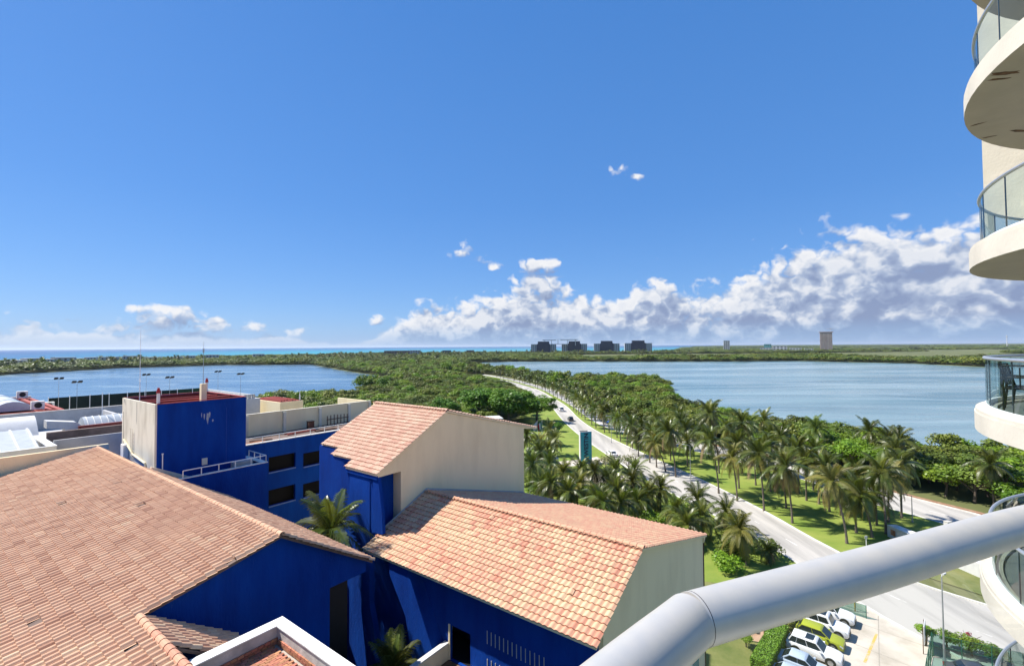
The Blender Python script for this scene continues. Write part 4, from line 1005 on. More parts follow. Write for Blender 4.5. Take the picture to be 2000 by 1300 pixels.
# ---- palms
M_frond = pm('palm_frond', (.050, .080, .012), .36, .0, 1.2, col2=(.145, .165, .03), rnd=.42, trans=.25, spec=.45)
M_frondy = pm('yellowing_palm_frond', (.22, .19, .04), .5, .0, 1.2, col2=(.13, .15, .03), rnd=.3, trans=.25)
M_fronddead = pm('dry_palm_frond', (.26, .18, .09), .7, .1, 2., rnd=.2, trans=.2)
M_ptrunk = pm('palm_trunk', (.20, .165, .13), .9, .0, 2., col2=(.11, .085, .065), stretch=(1, 1, 5), bump=.5, bscale=8.)
def frond_arrays(L_, rise, droop, seed, pairs=22, lw=.085, ll=.24):
    """one feather frond along +x: midrib and drooping leaflets; returns quads"""
    g_ = random.Random(seed); vs = []; fs = []
    def pos(t): return Vector((L_*(t-.12*droop*t*t), 0, L_*(rise*t-droop*t*t)))
    def quad(a, b, c, d): o = len(vs); vs.extend([a, b, c, d]); fs.append((o, o+1, o+2, o+3))
    K = 7
    for i in range(K):
        a, b = pos(i/K), pos((i+1)/K); w0, w1 = .035*(1-i/K)+.008, .035*(1-(i+1)/K)+.008
        quad(a+Vector((0, w0, 0)), b+Vector((0, w1, 0)), b-Vector((0, w1, 0)), a-Vector((0, w0, 0)))
    for i in range(pairs):
        t = .13+.87*(i+.5)/pairs; p = pos(t); d = (pos(min(1, t+.02))-pos(t-.02)).normalized()
        ln = L_*ll*(math.sin(math.pi*min(1, .18+t*.78))**.7)*g_.uniform(.8, 1.1)
        for s in (-1, 1):
            side = Vector((0, s, 0)); out = (d*(.55+.4*t)+side*(.85-.2*t)+Vector((0, 0, .10))).normalized(); dn_ = Vector((0, 0, -1))
            hang = g_.uniform(.25, .55)
            m_ = p+out*ln*.5; e = p+out*ln*.86+dn_*ln*hang; wv = d*lw*.5*g_.uniform(.8, 1.25)
            quad(p-wv, p+wv, m_+wv, m_-wv); quad(m_-wv, m_+wv, e+wv*.25, e-wv*.25)
    return np.array([tuple(v) for v in vs]), np.array(fs)
FRV = []
for k in range(8):
    FRV.append(frond_arrays(1., (.75, .60, .48, .34, .2, .9, .10, .45)[k], (.55, .80, .85, .80, .72, .45, .7, .95)[k], 100+k, 32, .0195, .31))
def frond_mesh(k, mat):
    key = ('fr', k, mat.name)
    if key not in _tile_cache: _tile_cache[key] = fast_mesh('frond', FRV[k][0], FRV[k][1], mat)
    return _tile_cache[key]
def crown_layout(seed, n, wind=(.35, -.12)):
    g_ = random.Random(seed); out = []
    for i in range(n):
        f = i/(n-1)                                # 0 = youngest, upright
        a = i*2.39996+g_.uniform(-.25, .25)
        tilt = R(64)*(1-f)**1.15-R(46)*f**1.3+g_.gauss(0, .10)
        k = 5 if f < .15 else (0 if f < .3 else g_.choice((1, 2, 2, 7)) if f < .7 else g_.choice((3, 4, 6)))
        a2 = a-.25*math.sin(a-math.atan2(wind[1], wind[0]))
        out.append((a2, tilt-.45*(0 if f > .15 else 1), g_.uniform(.85, 1.08)*(.8 if f < .12 else 1), k, g_.gauss(0, .22), f))
    return out
def frond_matrix(a, tilt, s, tw, L_):
    return Matrix.Rotation(a, 4, 'Z') @ Matrix.Rotation(-tilt, 4, 'Y') @ Matrix.Rotation(tw, 4, 'X') @ Matrix.Scale(s*L_, 4)
PALM_CR = {}
def palm_crown(seed, n, mats):
    key = (seed, n, mats[0].name)
    if key in PALM_CR: return PALM_CR[key]
    V = []; F = []; off = 0; mi = []
    for (a, tilt, s, k, tw, f) in crown_layout(seed, n):
        m4 = np.array(frond_matrix(a, tilt, s, tw, 1.)); v, ff = FRV[k]
        V.append(v @ m4[:3, :3].T); F.append(ff+off); off += len(v); mi += [1 if f > .78 and random.random() < .6 else 0]*len(ff)
    me = fast_mesh('crown', np.concatenate(V), np.concatenate(F), mats[0]); me.materials.append(mats[1]); me.polygons.foreach_set('material_index', mi)
    PALM_CR[key] = me
    return me
def palm(x, y, h, lean, label, group, L_=3.9, near=False, yellow=False, seed=0, name='coconut_palm', z=0., thick=1.):
    g_ = random.Random(seed); t = thing(name, label, 'palm tree', (x, y, z), 0, group)
    ly = g_.uniform(-.6, .6)*min(1, h/6); rr_ = .15*thick
    mb = MB(); K = 9; pts = []; rad = []
    for i in range(K+1):
        f = i/K; c = f**1.7 if g_.random() < 2 else f
        pts.append((lean*c, ly*c, h*f-.05)); rad.append(rr_*(1.55 if i == 0 else 1.1-.4*f)*(1+.06*(i % 2)))
    mb.tube(pts, rad, 8); mb.build('trunk', M_ptrunk, t, True)
    top = Vector((lean, ly, h-.08)); rz = g_.uniform(0, 6.28)
    m1 = M_frondy if yellow else M_frond
    if near:
        n = 27 if seed < 600 else 36; lay = crown_layout(seed, n)
        for (a, tilt, s, k, tw, f) in lay:
            mt = m1 if f < .74 else g_.choice((m1, M_frondy, M_fronddead) if f > .88 else (m1, m1, M_frondy))
            o = link('frond', frond_mesh(k, mt), t); o.matrix_basis = Matrix.Translation(top) @ frond_matrix(a+rz, tilt, s, tw, L_)
        mb = MB()
        for k in range(7): a = k*.9; mb.tube([(.16*math.cos(a), .16*math.sin(a), -.34), (.2*math.cos(a), .2*math.sin(a), -.22), (.16*math.cos(a), .16*math.sin(a), -.08)], [.05, .1, .04], 6)
        o = mb.build('coconut_cluster', M_frondy, t, True, 'stuff'); o.location = top
    else:
        o = link('crown', palm_crown(seed % 6, 26, (m1, M_frondy)), t); o.location = top; o.scale = (L_,)*3; o.rotation_euler = (0, 0, rz)
    return t
MED = [(34.1,139.7,6.7,0.7),(34.7,135.6,6.5,-0.4),(33.9,126.2,4.9,0.2),(35.0,119.6,7.5,0.2),(35.3,115.0,6.8,-0.8),(36.1,110.8,6.4,-2.4),(37.0,106.5,10.0,-1.6),(43.2,115.8,5.8,-0.0),(41.5,94.6,10.4,-1.5),(43.0,90.0,8.1,-0.8),(47.0,97.5,9.1,-0.3),(45.1,84.4,9.9,-0.7),(51.6,99.6,7.4,-0.5),(49.8,85.6,6.3,-0.9),(46.7,78.6,9.1,-0.9),(56.1,89.7,7.6,-0.3),(41.6,129.0,5.1,-0.3),(50.0,70.5,8.9,-1.6),(54.3,74.4,6.1,-0.6),(55.4,72.6,6.4,-1.5),(58.6,73.9,9.4,-0.2),(59.9,77.4,5.1,-0.4),(62.9,78.7,7.2,0.5),(66.6,80.5,8.9,-0.1),(57.3,82.1,5.9,-0.0),(61.3,83.6,6.3,-0.1),(57.2,87.7,7.6,-0.1),(56.4,83.7,7.7,-0.5),(52.4,95.4,8.8,-0.3),(57.1,93.7,8.6,0.0),(33.6,145.7,6.4,-0.6),(33.8,151.4,6.6,-0.2),(33.1,160.3,7.0,0.1),(32.6,167.1,6.9,-0.1),(31.5,160.4,7.0,-0.4),(30.2,169.3,6.7,-0.5),(29.8,175.7,6.9,-0.5),(29.2,188.0,6.6,-0.3),(29.0,195.7,6.8,-0.1),(28.8,202.9,6.6,-0.1),(28.5,209.1,7.1,0.1),(28.3,216.4,6.9,-0.2),(36.9,132.9,6.9,-0.3),(40.8,121.0,6.6,-0.2)]
FARP = [(28.2,229.1,6.0),(27.8,241.3,6.1),(26.6,252.6,5.8),(25.5,264.9,5.8),(24.2,275.7,6.0),(22.8,287.4,6.0),(21.2,300.2,5.9),(19.8,310.6,5.8),(17.5,322.8,6.0),(16.4,333.8,5.9),(13.2,346.8,5.7),(9.7,360.9,5.5),(5.9,376.1,5.8),(1.3,392.7,6.0),(-3.8,410.8,6.3),(-8.2,423.9,7.0),(-11.3,437.8,7.7),(-15.2,452.6,6.5),
        (40.6, 236, 6.2), (38, 252, 6.4), (36.4, 268, 6.0), (33.0, 284, 6.1), (47.6, 224, 6.5), (49, 212, 6.6), (31, 300, 6.2), (28, 330, 6), (20, 352, 6.2), (8, 380, 6), (2, 410, 6.4), (-30, 470, 6.2), (-38, 486, 6.8), (-46, 470, 6.4)]
RSIDE = [(47.9,108.8,13.4,-1.8),(53.2,108.6,11.5,0.0),(57.5,100.5,9.8,0.4),(46.8,126.4,6.9,-0.2),(86.0,112.6,8.8,-0.2),(84.2,105.1,8.3,0.2),(82.9,100.3,8.8,0.0),(87.2,85.1,7.6,-0.3),(61.5,96,8.2,.3),(60.2,108,8.6,-.4),(54.5,118,8.4,.3),(50.5,122.5,7.8,-.3),(47.5,133,8.0,.4),(43.5,140,7.6,-.3),(78.6,97,7.9,.4),(57.2,137,8.4,.3),(63.2,124.5,8.6,-.6),(51.5,146,8.0,.5),(77.1,118.2,8.3,-0.1),(69.7,130.5,8.8,0.4)]
GARD = [(10.8,140.5,4.9,0.4),(7.4,127.6,3.3,-0.3),(11.3,127.5,4.0,0.3),(4.0,128.9,5.3,-0.2),(4.1,97.1,5.6,0.0),(7.6,101.7,4.4,0.3),(7.4,87.3,4.3,-0.2),(12.1,88.6,3.5,0.3),(14.8,83.2,3.1,0.1),(18.9,84.4,3.8,-0.1),(25.8,98.7,3.6,-0.1),(26.8,85.5,3.6,0.1),(25.6,74.1,3.6,0.1),(28.8,72.1,3.3,0.2),(33.9,75.0,3.2,0.1),(31.5,63.8,4.5,-0.7),(35.0,64.5,1.7,-0.2),(6.4,109.8,4.8,-0.2),(10.3,96.3,3.7,0.0),(9.9,84.6,3.5,0.0),(21.6,81.8,2.7,0.0),(24.1,84.3,2.9,0.2),(25.8,70.3,3.0,0.2),(18.7,91.4,3.0,0.0),(5.6,88.7,3.4,-0.2),(2.7,105.7,4.0,0.3),(13.5,96.5,4.2,.3),(16.6,93.5,4.6,-.3),(8.2,113.5,4.9,.2),(20.4,94.5,4.4,.4),(14.6,78,3.8,.2),(18.2,78.2,3.4,-.2),(30.6,78.8,3.9,.4),(22.8,88.6,4.1,-.3)]
def lean_word(l): return 'leaning trunk' if abs(l) > 1.2 else 'upright trunk'
def by_range(L): return sorted(range(len(L)), key=lambda i: L[i][0]**2+L[i][1]**2)
for rk, i in enumerate(by_range(MED)):
    x, y, h, l = MED[i]
    palm(x, y, h, l, f'{"tall" if h > 8 else "mid-height"} coconut palm on the median lawn, {lean_word(l)}, {ordi(rk)} nearest the handrail', 'coconut palms on the median', 3.9 if h < 9 else 4.3, rk < 26, i in (9, 13, 17, 22, 5), 200+i, z=.1)
for rk, i in enumerate(by_range(RSIDE)):
    x, y, h, l = RSIDE[i]
    palm(x, y, h, l, f'coconut palm against the lagoon-side thicket, {ordi(rk)} nearest the round balconies', 'palms beyond the median', 4.1 if h < 12 else 4.7, rk < 4, False, 300+i, z=.06)
for rk, i in enumerate(by_range(GARD)):
    x, y, h, l = GARD[i]
    palm(x, y, h, l, f'{"stubby" if h < 3.3 else "low"} garden palm between hotel and road, {ordi(rk)} nearest the tiled wing', 'garden palms by the hotel', 3.6 if h > 2 else 1.9, rk < 14, i in (1, 7, 15), 400+i, z=.08, thick=.9)
FR = sorted(range(len(FARP)), key=lambda i: FARP[i][0]**2+FARP[i][1]**2)
for i, (x, y, h) in enumerate(FARP):
    palm(x, y, h, random.uniform(-.4, .4), f'small distant coconut palm, {ordi(FR.index(i))} nearest of those lining the far avenue', 'distant avenue palms', 3.6, False, False, 500+i)
# the two palms in the courtyard between the roofs
x, y = UV(18.9, 30.6); palm(x, y, 17.0, .3, 'large courtyard palm rising between the terracotta roof and the blue front', 'courtyard palms', 3.3, True, False, 601)
x, y = UV(18.3, 22.6); palm(x, y, 10.4, -.2, 'smaller courtyard palm low in the dark gap above the brick terrace', 'courtyard palms', 2.6, True, False, 606)

# ------------------------------------------------------------------ trees: near belt as single trees, the mangrove as a mass
def inside_poly(px_, py_, poly):
    c = np.zeros(len(px_), bool); n = len(poly)
    for i in range(n):
        x1, y1 = poly[i]; x2, y2 = poly[(i+1) % n]
        if y1 == y2: continue
        k = ((y1 > py_) != (y2 > py_)) & (px_ < (x2-x1)*(py_-y1)/(y2-y1)+x1); c ^= k
    return c
corridor = [(p.x-(1.5 if p.y < 230 else 4.5), p.y) for p in LW_L if p.y > 20]+[(p.x+4.5, p.y) for p in reversed([q for q in RW_R if q.y > 20])]
site = [(-330, -300), (-300, 30), (-235, 100), (-190, 130), (-120, 150), (-60, 145), (-20, 150), (-8, 172), (6, 190), (16, 240), (20, 250), (60, 60), (110, -50), (110, -300)]
near_tree_n = 0; spots = []
rt_ = random.Random(5)
cand = []
for k in range(9000):
    x_, y_ = rt_.uniform(40, 175), rt_.uniform(66, 270); cand.append((x_, y_))
cx, cy = np.array([c[0] for c in cand]), np.array([c[1] for c in cand])
ok = inside_poly(cx, cy, NEAR_R+[(-103, 778), (-500, 778), (-500, -300)]) & ~inside_poly(cx, cy, corridor) & ~inside_poly(cx, cy, site)
rw_x = np.interp(cy, [p.y for p in RW_R], [p.x for p in RW_R])
ok &= (cx > rw_x+3.6) & (cx < 1.2*cy+6)
for (x_, y_), o_ in zip(cand, ok):
    if o_ and all((x_-a)**2+(y_-b)**2 > 3.9**2 for a, b in spots): spots.append((x_, y_))
spots.sort(key=lambda p: p[0]**2+p[1]**2)
SINGLE, rest_near = spots[:64], spots[64:]
for rk, (x_, y_) in enumerate(SINGLE):
    grape = rt_.random() < .62
    tree('sea_grape_tree' if grape else 'mangrove_tree', x_, y_, rt_.uniform(3.0, 4.2), rt_.uniform(5.0, 7.6), CR_G if grape else CR_M,
         f'{"bright" if grape else "dark"} green {"sea grape" if grape else "mangrove"} bush behind the right carriageway, {ordi(rk)} nearest the round balconies', 'thicket between road and lagoon', rt_.uniform(.8, 1.1))
# broad dark trees across the road bend
for (x_, y_, rad_, h_, lb) in ((-1, 175, 12.5, 13.4, 'broad dark tree with flat leafy tiers above the gabled block, nearest the road'), (-13, 184, 10, 13, 'wide dark tree behind the flat white canopy'), (9.5, 184, 8.8, 10.2, 'rounded dark tree shading the road edge beyond the lawn'),
                               (-27, 184, 8.5, 9.5, 'spreading dark tree left of the white canopy'), (16.0, 163, 2.2, 3.2, 'small round clipped tree at the road edge below the broad tree')):
    tree('broad_tree', x_, y_, rad_, h_, CR_B, lb, 'dark broad trees by the road', 1.0 if rad_ > 3 else 1.2)
for (x_, y_, rad_, h_, cr, lb) in ((21.0, 102, 4.2, 6.2, CR_D, 'grey green sparse tree in front of the teal sign'), (26.5, 106, 3.6, 5.2, CR_D, 'dry pale tree overhanging the road near the white car'), (16.4, 99, 2.9, 5.0, CR_G, 'dark leafy tree at the foot of the teal sign'), (29, 80, 2.6, 3.0, CR_G, 'leafy shrub among the garden palms beside the road'),
                                   (33, 69, 2.4, 2.8, CR_M, 'dark hedge shrub by the road left of the handrail'), (30.5, 66, 2.6, 2.6, CR_M, 'dense dark shrub beneath the yellow palm by the tiled wing'), (35.8, 66.5, 2.2, 2.4, CR_M, 'low dark shrub beside the small fan palm'), (28.4, 62.5, 2.2, 2.2, CR_G, 'green shrub by the tiled wing corner')):
    tree('garden_tree', x_, y_, rad_, h_, cr, lb, None, 1.)
# understorey among the garden palms
for k, (x_, y_) in enumerate(((4, 92), (9, 92), (13, 93), (16, 88), (6.5, 82), (20.5, 87.5), (23.5, 79), (28, 77), (12, 101), (3, 100), (9, 106), (5.5, 116), (11.5, 82.5), (27.2, 73), (22, 76.5))):
    tree('understorey_shrub', x_, y_, rt_.uniform(1.6, 2.5), rt_.uniform(1.6, 2.6), CR_M if k % 2 else CR_G, f'dark shrub under the garden palms, {ordi(k)} in the bed', 'shrubs under the garden palms', .9, cat='shrub')

def gn_scatter(name, src_obj, pts, scl, rot):
    me = bpy.data.meshes.new(name); me.vertices.add(len(pts)); me.vertices.foreach_set('co', np.asarray(pts, np.float32).ravel())
    a = me.attributes.new('sc', 'FLOAT_VECTOR', 'POINT'); a.data.foreach_set('vector', np.asarray(scl, np.float32).ravel())
    a = me.attributes.new('rt', 'FLOAT_VECTOR', 'POINT'); rv = np.zeros((len(pts), 3), np.float32); rv[:, 2] = rot; a.data.foreach_set('vector', rv.ravel())
    o = link(name, me, None, 'stuff')
    ng = bpy.data.node_groups.new(name+'_scatter', 'GeometryNodeTree')
    ng.interface.new_socket('Geometry', in_out='INPUT', socket_type='NodeSocketGeometry'); ng.interface.new_socket('Geometry', in_out='OUTPUT', socket_type='NodeSocketGeometry')
    gi, go = ng.nodes.new('NodeGroupInput'), ng.nodes.new('NodeGroupOutput')
    m2p = ng.nodes.new('GeometryNodeMeshToPoints'); oi = ng.nodes.new('GeometryNodeObjectInfo'); oi.inputs['Object'].default_value = src_obj; oi.inputs['As Instance'].default_value = True
    ip = ng.nodes.new('GeometryNodeInstanceOnPoints')
    na = ng.nodes.new('GeometryNodeInputNamedAttribute'); na.data_type = 'FLOAT_VECTOR'; na.inputs['Name'].default_value = 'sc'
    nr = ng.nodes.new('GeometryNodeInputNamedAttribute'); nr.data_type = 'FLOAT_VECTOR'; nr.inputs['Name'].default_value = 'rt'
    L = ng.links.new
    L(gi.outputs[0], m2p.inputs[0]); L(m2p.outputs[0], ip.inputs['Points']); L(oi.outputs['Geometry'], ip.inputs['Instance'])
    L(na.outputs[0], ip.inputs['Scale']); L(nr.outputs[0], ip.inputs['Rotation']); L(ip.outputs[0], go.inputs[0])
    md = o.modifiers.new('scatter', 'NODES'); md.node_group = ng
    return o
def jitter_grid(x0, x1, y0, y1, s):
    gx, gy = np.meshgrid(np.arange(x0, x1, s), np.arange(y0, y1, s)); n = gx.size
    return gx.ravel()+RNG.uniform(-.5, .5, n)*s, gy.ravel()+RNG.uniform(-.5, .5, n)*s
def vnoise(x, y, s):
    """cheap smooth noise"""
    return .5+.25*(np.sin(x/s+1.3*np.sin(y/s*.7))+np.sin(y/s*1.1+2.1+1.1*np.sin(x/s*.6)))
xs, ys, ss = [], [], []
for (s, r0_, r1_) in ((3.5, 60, 330), (5.2, 330, 720), (10., 720, 2100)):
    w_ = 1.2*r1_; x_, y_ = jitter_grid(-w_, w_, 40, r1_, s); r_ = np.hypot(x_, y_)
    k = (r_ >= r0_) & (r_ < r1_) & (np.abs(x_) < 1.2*y_+30)
    x_, y_ = x_[k], y_[k]
    k = inside_poly(x_, y_, LAND) & ~inside_poly(x_, y_, corridor) & ~inside_poly(x_, y_, site)
    x_, y_ = x_[k], y_[k]
    if r0_ == 60:
        k = np.ones(len(x_), bool)
        for a, b in SINGLE: k &= (x_-a)**2+(y_-b)**2 > 2.4**2
        x_, y_ = x_[k], y_[k]
    if r0_ == 720:                                  # open marsh beyond the right lagoon: bushes in belts
        marsh = (x_ > 150) & (y_ > 820) & (y_ < 1560); d_ = vnoise(x_, y_, 190)+.25*vnoise(y_, x_, 60)
        shore = inside_poly(x_, y_-70, LAND); k = ~marsh | ~shore | (d_ > .80) ; x_, y_ = x_[k], y_[k]
    xs.append(x_); ys.append(y_); ss.append(np.full(len(x_), s))
X, Y, S = map(np.concatenate, (xs, ys, ss)); n = len(X); rg = np.hypot(X, Y)
sz = np.where(S < 4, RNG.uniform(2.3, 3.7, n), np.where(S < 6, RNG.uniform(3.3, 5.2, n), RNG.uniform(6.5, 11., n)))
hv = np.where(S < 6, (.75+.6*vnoise(X, Y, 23))*RNG.uniform(.85, 1.2, n), .62*RNG.uniform(.7, 1.15, n))
sz = sz*np.where(RNG.random(n) < .09, 1.45, 1.)
sc_ = np.stack([sz, sz*RNG.uniform(.85, 1.15, n), sz*hv], 1)
# canopy edge: no bush hangs far over the water
pz = np.where(S < 6, sz*.55+RNG.uniform(0, .8, n)+1.2*vnoise(X, Y, 31), sz*.25+1.0)
# scrub beside the far stretch of the road is low, so that the bend stays in view
lx = np.interp(Y, [p.y for p in LW_L], [p.x for p in LW_L]); low = (Y > 205) & (Y < 520) & (lx-X > 0) & (lx-X < 34); f_ = np.where(low, .30+.5*np.clip((lx-X)/34, 0, 1), 1.)
sc_ *= np.stack([.6+.4*f_, .6+.4*f_, f_], 1); pz = pz*f_
P3 = np.stack([X, Y, pz], 1); rot = RNG.uniform(0, 6.28, n)
crown_src = {}
for ob in bpy.data.objects:
    if ob.name.startswith('crown') and ob.data and ob.data.name.startswith('crown'): crown_src.setdefault(ob.data, ob)
neark = S < 6; grp = RNG.integers(0, 4, n)
srcs = [crown_src.get(m) for m in CR_M]+[crown_src.get(CR_G[0])]; srcs = [s for s in srcs if s]
for q in range(4):
    k = neark & (grp == q)
    if k.any(): gn_scatter('mangrove_thicket', srcs[q % len(srcs)], P3[k], sc_[k], rot[k])
# far shrubs: two coarse crowns standing free on the far shore carry the mesh
fs_ = []
for k, (x_, y_) in enumerate(((-250, 700), (300, 900))):
    t = tree('shore_tree', x_, y_, 9, 11, [CR_FAR[k]], ('lone larger mangrove crown on the neck of land between the lagoons', 'larger mangrove crown on the far shore of the pale lagoon')[k]); fs_.append([c for c in t.children if c.name.startswith('crown')][0])
for q in range(2):
    k = ~neark & ((grp % 2) == q)
    gn_scatter('far_mangrove', fs_[q], P3[k], sc_[k], rot[k])
# belts of wood far beyond, out to the horizon on the right
x_, y_ = jitter_grid(-200, 7000, 2100, 9000, 75.); k = inside_poly(x_, y_, LAND) & (np.abs(x_) < 1.25*y_); x_, y_ = x_[k], y_[k]
d_ = vnoise(x_, y_, 420); k = d_ > .42; x_, y_ = x_[k], y_[k]
sz = RNG.uniform(30, 55, len(x_)); gn_scatter('horizon_wood', fs_[0], np.stack([x_, y_, np.full(len(x_), 2.)], 1), np.stack([sz, sz, sz*.22], 1), RNG.uniform(0, 6, len(x_)))
# palms showing above the far shores: one mass each
far_p = [(-700+rt_.uniform(-40, 40)+k*9, 650+k*5+rt_.uniform(-20, 20)) for k in range(34)]
x_ = np.concatenate([RNG.uniform(-560, -60, 150), RNG.uniform(-60, 560, 90), RNG.uniform(-900, -600, 60)]); y_ = np.concatenate([RNG.uniform(900, 1500, 150), RNG.uniform(1300, 1620, 90), RNG.uniform(560, 1000, 60)])
k = inside_poly(x_, y_, LAND); x_, y_ = x_[k], y_[k]
pc = [o for o in bpy.data.objects if o.type == 'MESH' and o.data.name.startswith('crown') and 'palm_frond' in [m.name for m in o.data.materials if m]][0]
sz = RNG.uniform(3.6, 5.2, len(x_)); gn_scatter('distant_palms', pc, np.stack([x_, y_, RNG.uniform(8, 13, len(x_))], 1), np.stack([sz*1.3, sz*1.3, sz*1.3], 1), RNG.uniform(0, 6, len(x_)))

# ------------------------------------------------------------------ clipped hedge and shrubs by the car park
def leaf_box(name, mat, L_, W_, H_, n, size, parent, seed=1):
    g_ = np.random.default_rng(seed); A_ = np.array([L_*W_, L_*H_, L_*H_, W_*H_, W_*H_]); f = g_.choice(5, n, p=A_/A_.sum()); u_, v_ = g_.random(n), g_.random(n)
    p = np.zeros((n, 3)); nr = np.zeros((n, 3))
    for k in range(5):
        m_ = f == k
        if k == 0: p[m_] = np.stack([(u_-.5)*L_, (v_-.5)*W_, np.full(n, H_)], 1)[m_]; nr[m_] = (0, 0, 1)
        elif k < 3: s = 1 if k == 1 else -1; p[m_] = np.stack([(u_-.5)*L_, np.full(n, s*W_/2), v_*H_], 1)[m_]; nr[m_] = (0, s, 0)
        else: s = 1 if k == 3 else -1; p[m_] = np.stack([np.full(n, s*L_/2), (u_-.5)*W_, v_*H_], 1)[m_]; nr[m_] = (s, 0, 0)
    p += g_.normal(size=(n, 3))*size*.35; nr = nr+g_.normal(size=(n, 3))*.5; nr /= np.linalg.norm(nr, axis=1)[:, None]
    a = np.cross(nr, g_.normal(size=(n, 3))); a /= np.linalg.norm(a, axis=1)[:, None]; b_ = np.cross(nr, a); s = size*g_.uniform(.6, 1.2, (n, 1))
    V = np.stack([p-a*s, p-b_*s*.6, p+a*s, p+b_*s*.6], 1).reshape(-1, 3)
    return link(name, fast_mesh(name, V, np.arange(len(V)).reshape(-1, 4), mat), parent)
M_hedge = pm('clipped_hedge_leaves', (.10, .22, .012), .5, .0, 2., col2=(.17, .30, .02), trans=.2)
CAR_A = R(-42.5)
def hedge(x, y, L_, W_, H_, rz, label, mat, seed):
    t = thing('hedge', label, 'hedge', (x, y, .07), rz); leaf_box('foliage', mat, L_, W_, H_, int(900*L_*H_), .085, t, seed)
    mb = MB(); mb.box(-L_/2+.1, L_/2-.1, -W_/2+.1, W_/2-.1, .01, H_-.1); mb.build('inner_twigs', pm('hedge_core', (.014, .024, .006), .9, .2, 3.), t)
ROWD = Vector((.67, .74)); FWD = Vector((.737, -.676))
hedge(24.6, 45.4, 7.6, 1.5, 1.5, math.atan2(ROWD.y, ROWD.x), 'bright clipped box hedge running behind the parked cars', M_hedge, 3)
for k, (x_, y_, r_, h_) in enumerate(((27.9, 49.3, 1.3, 1.9), (29.2, 50.9, 1.5, 2.1), (30.6, 52.4, 1.4, 1.9), (32.1, 54.0, 1.5, 2.2), (33.6, 55.4, 1.3, 1.7), (28.2, 51.6, 1.0, 1.3))):
    tree('car_park_shrub', x_, y_, r_, h_, CR_G if k % 2 else CR_M, f'loose green shrub behind the parked cars, {ordi(k)} along from the clipped hedge', 'shrubs behind the parked cars', 1., cat='shrub')
for k, (x_, y_, r_, h_) in enumerate(((23.0, 46.9, .75, 1.3), (25.0, 49.4, .5, .7), (26.2, 52.2, .45, .8), (27.3, 50.3, .5, .8))):
    tree('bed_shrub', x_, y_, r_, h_, CR_G, ('round little tree on the garden lawn by the wing corner', 'small shrub on the red earth path', 'small shrub at the far end of the red path', 'low shrub beside the grey garden box')[k], None, 1., cat='shrub')
for k, (x_, y_, r_, h_) in enumerate(((40.9, 47.0, 1.0, 1.9), (42.5, 46.4, 1.1, 1.7), (43.9, 45.4, 1.2, 1.8), (45.0, 44.2, 1.1, 1.6))):
    tree('fence_shrub', x_, y_, r_, h_, CR_G, f'green shrub inside the green wire fence, {ordi(k)} from the white sign board', 'shrubs in the fenced corner', 1., cat='shrub')
M_redleaf = pm('red_bracts', (.35, .03, .06), .6, .2, 3.)
q = crown_mesh('crown', M_redleaf, 91, 6, 120, .16, (1, 1, 1)); CTOP[q.name] = 1.1; tree('red_shrub', 44.4, 46.2, .38, 1.9, [q], 'small red leaved shrub top beside the fenced bushes', None, 1., cat='shrub')
for k, (x_, y_) in enumerate(((23.3, 47.9), (25.9, 48.9), (27.5, 51.2), (28.7, 52.0))):
    t = thing('garden_post', ('dark wooden post on the lawn edge, nearest the handrail joint', 'dark wooden post on the red earth path', 'dark wooden post by the grey garden box', 'reddish wooden post farthest along the path')[k], 'post', (x_, y_, .08))
    b = MB(); b.box(-.06, .06, -.06, .06, 0, 1.75); b.build('shaft', M_wood, t); b = MB(); b.box(-.09, .09, -.09, .09, 1.753, 1.83); b.build('cap', M_dark, t)
t = thing('garden_box', 'grey utility box with pale lid in the garden bed', 'box', (28.3, 50.9, .08), .5)
b = MB(); b.box(-.7, .7, -.5, .5, 0, .9); b.build('body', pm('grey_box', (.09, .09, .09), .7, .1, 2.), t); b = MB(); b.box(-.75, .75, -.55, .55, .903, .97); b.build('lid', M_conc, t)

# ------------------------------------------------------------------ cars
M_tyre = pm('tyre_rubber', (.012, .012, .012), .8, .1, 6.); M_rim = pm('alloy_rim', (.42, .43, .45), .35, .05, 8., metal=.8)
M_cgl = pm('car_window', (.012, .018, .024), .06, .0, 1., spec=.8); M_hl = pm('headlamp_lens', (.55, .57, .6), .15, .05, 8., spec=.8); M_tl = pm('tail_lamp_lens', (.35, .01, .015), .25, .1, 8.)
M_black = pm('black_trim', (.014, .014, .015), .5, .1, 6.)
def paint(name, c): return pm(name, c, .28, .02, 3., spec=.6)
PW = paint('white_car_paint', (.78, .78, .77)); PG = paint('lime_car_paint', (.34, .38, .025)); PB = paint('pale_blue_car_paint', (.42, .50, .60)); PK = paint('dark_car_paint', (.05, .055, .06)); PBL = paint('blue_car_paint', (.05, .14, .5))
CAR_SPECS = {  # length, width, height, belt, hood, windscreen base/top x, rear top/base x, ground clearance
    'suv': (4.6, 1.84, 1.70, 1.02, .96, .92, .30, -1.75, -2.15, .22), 'jeep': (4.5, 1.86, 1.82, 1.12, 1.06, .88, .55, -1.95, -2.1, .26), 'hatch': (4.2, 1.76, 1.58, .98, .92, .98, .28, -1.45, -1.95, .20),
    'sedan': (4.6, 1.78, 1.46, .92, .86, .95, .25, -1.05, -1.75, .18), 'pickup': (5.2, 1.84, 1.76, 1.08, 1.02, 1.15, .65, -.75, -.95, .26), 'van': (4.9, 1.9, 2.1, 1.15, 1.05, 1.6, 1.05, -2.1, -2.3, .22)}
